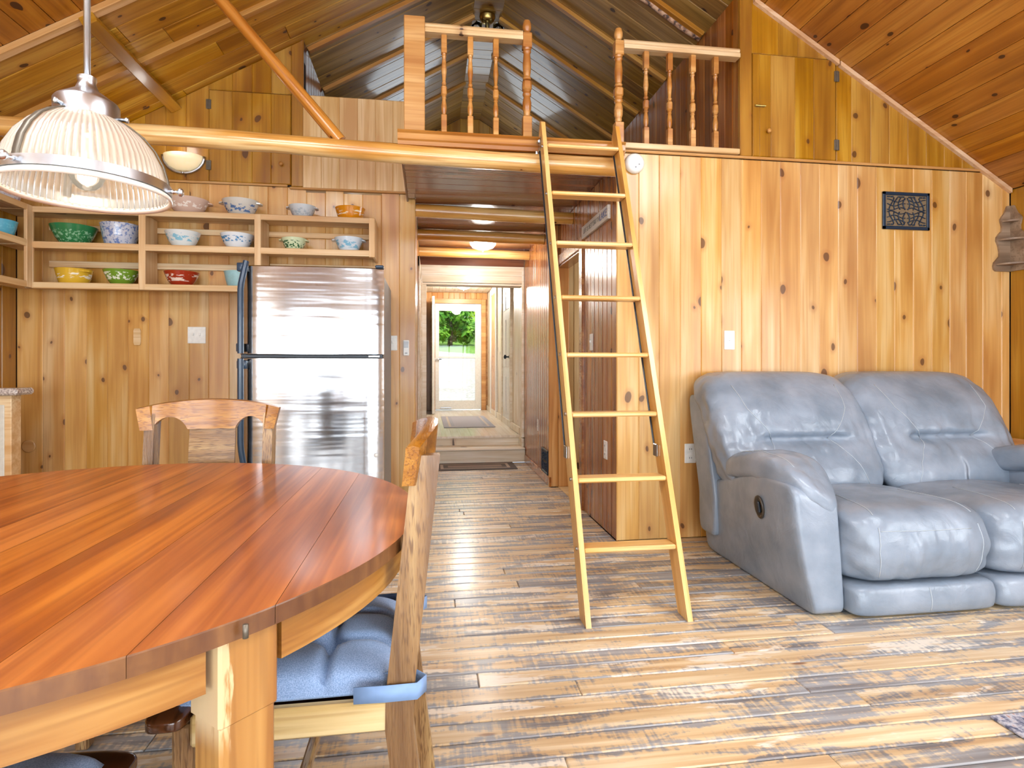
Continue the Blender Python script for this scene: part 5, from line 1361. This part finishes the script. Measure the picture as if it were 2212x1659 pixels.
def make_chair(loc, rz, label):
    t = empty('dining_chair', loc, label, 'chair', rz, 'chairs around the dining table')
    # back posts (local grain up), raked above the seat
    def ypost(z): return -.215 - .055 * max(0, (z - .45) / .5) - .05 * max(0, (.4 - z) / .4)
    for s in (-1, 1):
        n = 14; vs = []; fs = []
        for i in range(n + 1):
            z = .925 * i / n
            y = ypost(z); w, d_ = .017, .027
            xx = s * .203
            for a, b2 in ((-w, -d_), (w, -d_), (w, d_), (-w, d_)): vs.append((z, xx + a, y + b2))
        for i in range(n):
            for j in range(4): fs.append((i * 4 + j, i * 4 + (j + 1) % 4, (i + 1) * 4 + (j + 1) % 4, (i + 1) * 4 + j))
        fs += [(0, 1, 2, 3), tuple(n * 4 + j for j in range(4))]
        o = obj('back_post', vs, fs, M['oak'], t)
        o.matrix_local = Matrix(((0, 1, 0, 0), (0, 0, 1, 0), (1, 0, 0, 0), (0, 0, 0, 1)))
    # crest rail with two arches
    mb = MB()
    n = 60
    def top(x): return .978 - .03 * (abs(x) / .245) ** 2.2
    def bot(x):
        a = abs(x)
        if .085 < a < .193: return .868 + .046 * math.sin(math.pi * (a - .085) / .108) ** .55
        return .868
    vs = []; fs = []
    for i in range(n + 1):
        x = -.245 + .49 * i / n
        zt, zb = top(x), bot(x)
        y0 = ypost(.92) + .006 + .040 * ((x / .245) ** 2 - .5)
        xb = x * (.93 if abs(x) > .2 else 1)
        vs += [(xb, y0 - .004, zb), (x, y0 - .014, zt - .004), (x, y0 - .002, zt), (x, y0 + .012, zt - .004), (xb, y0 + .020, zb)]
    for i in range(n):
        for j in range(5): fs.append((i * 5 + j, (i + 1) * 5 + j, (i + 1) * 5 + (j + 1) % 5, i * 5 + (j + 1) % 5))
    fs += [(0, 1, 2, 3, 4), tuple(n * 5 + j for j in range(5))]
    o = obj('crest_rail', vs, fs, M['oak_gold'], t); auto_smooth(o, 40)
    # splat
    vs = []; fs = []
    for i in range(9):
        z = .44 + .44 * i / 8
        y = ypost(z) - .014
        for a, b2 in ((-.08, -.005), (.08, -.005), (.08, .006), (-.08, .006)): vs.append((a, y + b2, z))
    for i in range(8):
        for j in range(4): fs.append((i * 4 + j, i * 4 + (j + 1) % 4, (i + 1) * 4 + (j + 1) % 4, (i + 1) * 4 + j))
    fs += [(0, 1, 2, 3), (32, 33, 34, 35)]
    obj('splat', vs, fs, M['oak'], t)
    grain_piece('rear_rail', -.185, .185, -.228, -.206, .385, .435, M['oak'], t)
    for s in (-1, 1):
        grain_piece('front_leg', s * .19 - .018, s * .19 + .018, .165, .201, 0, .43, M['oak'], t)
        grain_piece('side_rail', s * .208 - .011, s * .208 + .011, -.20, .165, .392, .452, M['oak_light'], t)
        grain_piece('stretcher', s * .195 - .009, s * .195 + .009, -.22, .165, .18, .21, M['oak'], t)
    grain_piece('front_rail', -.172, .172, .172, .194, .375, .43, M['oak'], t)
    grain_piece('stretcher', -.185, .185, -.01, .012, .182, .208, M['oak'], t)
    # seat board between the rails with a dark rounded front edge
    grain_piece('seat', -.196, .196, -.205, .165, .424, .444, M['walnut'], t)
    o = superbox((0, .208, .443), (.468, .085, .036), 5, 12).build('seat_front_edge', M['walnut'], t, True)
    # tufted pad
    n = 44; vs = []; fs = []
    hw_ = .198; tufts = [(x, y) for x in (-.066, .066) for y in (-.066, .066)]
    def ztop(u, v):
        ex = 1 - abs(u) ** 6; ey = 1 - abs(v) ** 6
        h = .052 * max(0, ex * ey) ** .42
        for tx, ty in tufts:
            d_ = math.hypot(u * hw_ - tx, v * hw_ - ty)
            h -= .042 * math.exp(-(d_ / .022) ** 2) * (h > .01)
        for tx, ty in tufts:
            dx_, dy_ = abs(u * hw_ - tx), abs(v * hw_ - ty)
            h -= .013 * math.exp(-(dx_ / .009) ** 2) * (h > .02) + .013 * math.exp(-(dy_ / .009) ** 2) * (h > .02)
        return max(h, 0) + .003 * noise.noise((u * 4, v * 4, 2)) * (ex * ey > .2)
    for sgn in (1, -1):
        for i in range(n + 1):
            for j in range(n + 1):
                u, v = -1 + 2 * i / n, -1 + 2 * j / n
                z = .463 + (ztop(u, v) if sgn > 0 else -.016 * max(0, (1 - abs(u) ** 10) * (1 - abs(v) ** 10)) ** .4)
                puff = 1 + .02 * (1 - abs(u * v))
                vs.append((u * hw_ * puff, v * hw_ * puff + .0, z))
    w = n + 1; N0 = w * w
    for i in range(n):
        for j in range(n):
            a = i * w + j
            fs.append((a, a + w, a + w + 1, a + 1)); fs.append((N0 + a, N0 + a + 1, N0 + a + w + 1, N0 + a + w))
    rim = [i * w for i in range(n + 1)] + [n * w + j for j in range(1, n + 1)] + [i * w + n for i in range(n - 1, -1, -1)] + [j for j in range(n - 1, 0, -1)]
    for i in range(len(rim)):
        a, b2 = rim[i], rim[(i + 1) % len(rim)]
        fs.append((a, b2, N0 + b2, N0 + a))
    o = obj('seat_cushion', vs, fs, M['cushion'], t, True)
    for s in (-1, 1):
        x0 = s * .203
        loop = [(x0 + s * .024, -.13), (x0 + s * .026, -.19), (x0 + s * .024, -.25), (x0 - s * .004, -.268), (x0 - s * .026, -.25), (x0 - s * .026, -.19), (x0 - s * .02, -.17)]
        if s: 
            vs = []; fs = []
            for x, y in loop: vs += [(x, y, .455), (x, y, .487)]
            for i in range(len(loop) - 1): fs.append((2 * i, 2 * i + 2, 2 * i + 3, 2 * i + 1))
            so = obj('tie_strap', vs, fs, M['strap'], o, True)
            md = so.modifiers.new('thick', 'SOLIDIFY'); md.thickness = .002
    return t
make_chair((-.79, 2.01, 0), R(180), 'oak dining chair with arched crest rail behind the table before the refrigerator')
make_chair((-.271, 1.36, 0), R(90), 'oak dining chair seen side on at the right of the table')
make_chair((-.71, .81, 0), R(0), 'dining chair under the near left side of the table, mostly out of view')

# ------------------------------------------------------------------ grey leather reclining loveseat
def leather_mat():
    m, nt, ns, L, b = nodes('grey_leather')
    tc = N(nt, 'ShaderNodeTexCoord')
    n = N(nt, 'ShaderNodeTexNoise'); n.inputs['Scale'].default_value = 5; n.inputs['Detail'].default_value = 4; L.new(tc.outputs['Object'], n.inputs['Vector'])
    rp = ramp(nt, [(.3, srgb('73808f')), (.7, srgb('919cab'))]); L.new(n.outputs[0], rp.inputs[0]); L.new(rp.outputs[0], b.inputs['Base Color'])
    b.inputs['Roughness'].default_value = .27
    v = N(nt, 'ShaderNodeTexVoronoi'); v.inputs['Scale'].default_value = 240; L.new(tc.outputs['Object'], v.inputs['Vector'])
    w = N(nt, 'ShaderNodeTexNoise'); w.inputs['Scale'].default_value = 9; w.inputs['Detail'].default_value = 3; w.inputs['Distortion'].default_value = 1.2; L.new(tc.outputs['Object'], w.inputs['Vector'])
    hgt = math_n(nt, 'ADD', math_n(nt, 'MULTIPLY', v.outputs['Distance'], .05), w.outputs[0])
    bp = N(nt, 'ShaderNodeBump'); bp.inputs['Strength'].default_value = .22; bp.inputs['Distance'].default_value = .02
    L.new(hgt, bp.inputs['Height']); L.new(bp.outputs[0], b.inputs['Normal'])
    return m
M['leather'] = leather_mat()
M['seam'] = plain('leather_seam', 'a6afb8', .5)
from mathutils.bvhtree import BVHTree
SX, SY = 2.53, 2.80
sf = empty('reclining_loveseat', (SX, SY, 0), 'blue grey leather reclining loveseat against the pine wall', 'sofa')
def sst(a, b_, x):
    t = min(1, max(0, (x - a) / (b_ - a))); return t * t * (3 - 2 * t)
def seam(par, mb, pts, dirv, r=.0022):
    bvh = BVHTree.FromPolygons([Vector(v) for v in mb.v], mb.f)
    out = []
    for i in range(len(pts) - 1):
        for j in range(10):
            p = Vector(pts[i]).lerp(Vector(pts[i + 1]), j / 10)
            h = bvh.ray_cast(p, Vector(dirv))
            if h[0] is not None: out.append(h[0] + h[1] * .0006)
    if len(out) > 2: MB().tube(out, r, 5).build('seam', M['seam'], par, True)
for s in (-1, 1):
    # back cushion
    xc = s * .462
    def fb(w, q, s=s, xc=xc):
        x, y, z = w
        t = (z - .38) / .68
        u = (x - xc) / .465
        front = max(0, -q.y)
        # upper pad swells, crease at .69, lower pad swells
        side = max(0, 1 - abs(u) ** 4)
        cr = math.exp(-((z - .69) / .022) ** 2) * sst(.66, .45, abs(u))
        y += front * (-.05 * math.exp(-((z - .87) / .13) ** 2) * side - .035 * math.exp(-((z - .53) / .12) ** 2) * side + .055 * cr)
        # pull creases
        wr = noise.noise((x * 22 + s, z * 6, 1)) * .005 + noise.noise((x * 7, z * 18, 5)) * .005 + noise.noise((x * 30, z * 26, 8)) * .002
        y += front * wr * (1 + 2 * math.exp(-((z - .69) / .09) ** 2))
        y += .34 * t * t * .55 + .20 * t
        # gathered upper corners
        if z > .9: z += .012 * noise.noise((x * 22, y * 9, 3)) * sst(.55, 1, abs(u))
        x += (.012 * noise.noise((y * 16, z * 16, 9)) - s * .03 * (1 - t) * (1 if u * s > 0 else 0)) 
        return Vector((x, y, z))
    mb = superbox((xc, .17, .715), (.955, .30, .70), 5.2, 44, fb)
    o = mb.build('back_cushion', M['leather'], sf, True)
    for sg_ in (-1, 1):
        seam(o, mb, [(xc + sg_ * .17, -1, .69), (xc + sg_ * .30, -1, .86), (xc + sg_ * .33, -1, 1.0)], (0, 1, 0))
        seam(o, mb, [(xc + sg_ * .17, -1, .69), (xc + sg_ * .27, -1, .56), (xc + sg_ * .31, -1, .45)], (0, 1, 0))
    # seat cushion
    xs_ = s * .36
    def fsx(w, q, s=s, xs_=xs_):
        x, y, z = w
        u = (x - xs_) / .355
        front = max(0, -q.y); topq = max(0, q.z)
        z += topq * (.02 * (1 - u * u) + .012 * sst(.1, -.45, y) - .03 * sst(-.1, .4, y))
        y -= front * (.05 * math.exp(-((z - .30) / .13) ** 2) * (1 - .5 * abs(u) ** 3))
        y += front * (.016 * noise.noise((x * 17, z * 4, s)) * sst(.47, .30, z) + .005 * noise.noise((x * 40, z * 20, s)))
        z += topq * .005 * noise.noise((x * 12, y * 10, s))
        x += .016 * noise.noise((y * 13, z * 15, 4 + s)) * (abs(u) > .75)
        return Vector((x, y, z))
    mb = superbox((xs_, -.19, .295), (.72, .70, .315), 6, 40, fsx)
    o = mb.build('seat_cushion', M['leather'], sf, True)
    for sg_ in (-1, 1):
        seam(o, mb, [(xs_ + sg_ * .20, -.16, 1), (xs_ + sg_ * .235, -.42, 1), (xs_ + sg_ * .245, -.53, 1)], (0, 0, -1))
        seam(o, mb, [(xs_ + sg_ * .245, -2, .40), (xs_ + sg_ * .255, -2, .30), (xs_ + sg_ * .24, -2, .17)], (0, 1, 0))
    seam(o, mb, [(xs_ - .24, -2, .385), (xs_ + .24, -2, .385)], (0, 1, 0))
    # footrest panel
    mb = superbox((xs_ - s * .0, -.40, .078), (.712, .30, .135), 9, 20, lambda w, q: Vector((w.x + .006 * noise.noise((w.y * 20, w.z * 20, 2)), w.y - .02 * max(0, -q.y) * math.exp(-((w.z - .07) / .06) ** 2), w.z)))
    o = mb.build('footrest', M['leather'], sf, True)
    seam(o, mb, [(xs_, -2, .13), (xs_, -2, .02)], (0, 1, 0))
    # arm: flared outer panel
    def fa(w, q, s=s):
        x, y, z = w
        h = z / .57
        out_ = (x * s - .793) / .073           # -1 inner .. 1 outer
        if out_ > 0: x += s * (.085 * h) * out_ * (1 - .75 * sst(-.45, .42, y)) + s * .015 * math.sin(min(1, max(0, h)) * 3.14) * out_
        z -= (.14 * sst(-.25, .45, y)) * h * h
        y += .05 * h * max(0, -q.y)
        z -= .085 * h * h * min(1, max(0, (.5 - .5 * out_))) * sst(.1, -.3, y)
        y -= .05 * (1 - h) * max(0, -q.y) * 0
        return Vector((x, y, z))
    mb = superbox((s * .793, -.005, .29), (.146, 1.01, .575), 16, 28, fa)
    arm = mb.build('arm', M['leather'], sf, True); auto_smooth(arm, 50)
    if s < 0: cup_at = BVHTree.FromPolygons([Vector(v) for v in mb.v], mb.f).ray_cast(Vector((-2, -.19, .415)), Vector((1, 0, 0)))[0]
    # padded arm top rolling over the front
    def fp(w, q, s=s):
        x, y, z = w
        f_ = sst(-.15, -.48, y)
        inn = min(1, max(0, (.90 - x * s) / .22))
        z += -(.035 + .12 * inn) * f_ * f_ - .09 * sst(-.15, .4, y)
        z += .008 * noise.noise((x * 20, y * 14, s)) + .006 * noise.noise((x * 9, y * 30, 7)) * f_
        x += s * (.02 * (1 - sst(-.2, .35, y)))
        return Vector((x, y, z))
    mb = superbox((s * .785, -.09, .60), (.275, .76, .15), 3.4, 34, fp)
    o = mb.build('arm_pad', M['leather'], arm, True)
    seam(o, mb, [(s * .87, -.36, 2), (s * .885, -.1, 2), (s * .875, .2, 2)], (0, 0, -1))
    # outer back shell wing
    mb = superbox((s * .85, .40, .52), (.07, .20, .80), 8, 14, lambda w, q, s=s: Vector((w.x + s * .03, w.y + .16 * max(0, (w.z - .35) / .6), w.z)))
    mb.build('back_wing', M['leather'], sf, True)
MB().bbox(-.84, .84, .34, .50, .06, .90, .02).build('rear_frame', M['leather'], sf)
MB().bbox(-.66, .66, -.36, .40, .03, .16, .01).build('mechanism', M['black'], sf)
lv = MB().lathe([(0, 0), (.042, 0), (.046, .006), (.044, .012), (.034, .012), (.030, .004), (0, .003)], 28).build('release_cup', plain('bronze_plastic', '3c342c', .35), sf, True)
lv.rotation_euler = (0, R(-90 - 8), 0); lv.scale = (1.25, .8, 1); lv.location = cup_at + Vector((-.001, 0, 0))
MB().bbox(-.022, .022, -.012, .012, .004, .016, .004).build('lever', M['black'], lv)

# ------------------------------------------------------------------ end table, corner shelf
et = empty('end_table', (3.76, 3.10, 0), 'pale wooden end table in the corner beside the loveseat', 'table')
grain_piece('table_top', -.245, .245, -.36, .36, .578, .600, M['shelf'], et)
for x in (-.22, .22):
    for y in (-.33, .33): grain_piece('leg', x - .02, x + .02, y - .02, y + .02, 0, .578, M['shelf'], et)
grain_piece('apron', -.2, .2, -.34, -.322, .50, .578, M['shelf'], et); grain_piece('apron', -.2, .2, .322, .34, .50, .578, M['shelf'], et)
grain_piece('lower_shelf', -.22, .22, -.33, .33, .16, .178, M['shelf'], et)
cs = empty('corner_shelf', (XR, YB, 1.755), 'small scalloped grey brown wooden corner shelf with three ledges', 'shelf')
M['shelf_brown'] = wood('grey_brown_wood', '7a6450', '947c66', 'a8917a', rough=.5, knots=0, var=.03)
# scalloped outline: (distance from the corner, height)
out = [(0, 0), (.125, 0), (.142, .012), (.146, .035), (.14, .06), (.115, .085), (.098, .105), (.098, .14), (.108, .18), (.122, .21), (.12, .235), (.105, .255), (.08, .28), (.078, .31), (.088, .345), (.09, .36), (.078, .38), (.06, .40), (.045, .43), (.035, .455), (0, .458)]
MB().prism(out, lambda u, v, t: (-u, -t, v), .001, .014).build('back_panel', M['shelf_brown'], cs)
MB().prism(out, lambda u, v, t: (-t, -u, v), .001, .014).build('back_panel', M['shelf_brown'], cs)
for z, r in ((.045, .128), (.215, .112), (.345, .08)):
    pts = [(0, 0)] + [(-r * math.cos(a), -r * math.sin(a)) for a in [math.pi / 2 * i / 10 for i in range(11)]]
    MB().prism(pts, lambda u, v, t: (u, v, t), z - .006, z + .006).build('ledge', M['shelf_brown'], cs)

# ------------------------------------------------------------------ rugs
def rug_mat(name, cols, w, l, kind):
    m, nt, ns, L, b = nodes(name)
    tc = N(nt, 'ShaderNodeTexCoord'); sp = N(nt, 'ShaderNodeSeparateXYZ'); L.new(tc.outputs['Object'], sp.inputs[0])
    ax_ = math_n(nt, 'SUBTRACT', w / 2, math_n(nt, 'ABSOLUTE', sp.outputs[0])); ay_ = math_n(nt, 'SUBTRACT', l / 2, math_n(nt, 'ABSOLUTE', sp.outputs[1]))
    e_ = math_n(nt, 'MINIMUM', ax_, ay_)
    nz = N(nt, 'ShaderNodeTexNoise'); nz.inputs['Scale'].default_value = 120; L.new(tc.outputs['Object'], nz.inputs['Vector'])
    rp = nt.nodes.new('ShaderNodeValToRGB'); rp.color_ramp.interpolation = 'CONSTANT'
    el = rp.color_ramp.elements
    stops = [(0, cols[0]), (.07 * 2, cols[1]), (.10 * 2, cols[0]), (.15 * 2, cols[2])]
    while len(el) < 4: el.new(.5)
    for i, (p, c) in enumerate(stops): el[i].position = p; el[i].color = srgb(c)
    L.new(math_n(nt, 'MULTIPLY', e_, 2), rp.inputs[0])
    hv = N(nt, 'ShaderNodeHueSaturation'); L.new(rp.outputs[0], hv.inputs['Color']); L.new(math_n(nt, 'ADD', math_n(nt, 'MULTIPLY', nz.outputs[0], .6), .7), hv.inputs['Value'])
    L.new(hv.outputs[0], b.inputs['Base Color']); b.inputs['Roughness'].default_value = .95; return m
def rug(name, x0, x1, y0, y1, z, cols, label, t=.008):
    w, l = x1 - x0, y1 - y0
    o = MB().bbox(-w / 2, w / 2, -l / 2, l / 2, 0, t, .003).build(name, rug_mat('rug_' + str(len(bpy.data.materials)), cols, w, l, 0))
    o.location = ((x0 + x1) / 2, (y0 + y1) / 2, z + .001); tag(o, label, 'rug'); return o
rug('door_mat', .06, .945, 6.08, 6.50, 0, ('6a625e', 'b8aa9c', '9a8a80'), 'brown grey bordered mat on the floor at the foot of the entry steps')
rug('door_mat', .207, .90, 7.75, 9.45, .271, ('a4a6b4', 'c8beb6', 'b0b0bc'), 'blue grey bordered rug on the entry landing')
def speck_rug():
    m, nt, ns, L, b = nodes('speckled_rug')
    tc = N(nt, 'ShaderNodeTexCoord')
    n = N(nt, 'ShaderNodeTexNoise'); n.inputs['Scale'].default_value = 55; n.inputs['Detail'].default_value = 4; L.new(tc.outputs['Object'], n.inputs['Vector'])
    rp = ramp(nt, [(.36, srgb('4c5068')), (.48, srgb('8c8e9c')), (.58, srgb('b4b4bc')), (.70, srgb('a4745c'))]); L.new(n.outputs[0], rp.inputs[0]); L.new(rp.outputs[0], b.inputs['Base Color'])
    b.inputs['Roughness'].default_value = .95
    bp = N(nt, 'ShaderNodeBump'); bp.inputs['Strength'].default_value = .5; bp.inputs['Distance'].default_value = .004; L.new(n.outputs[0], bp.inputs['Height']); L.new(bp.outputs[0], b.inputs['Normal'])
    return m
o = MB().bbox(-1.0, 1.0, -.7, .7, 0, .01, .003).build('area_rug', speck_rug()); o.location = (2.732, .872, .001); tag(o, 'speckled blue grey area rug at the lower right corner', 'rug')
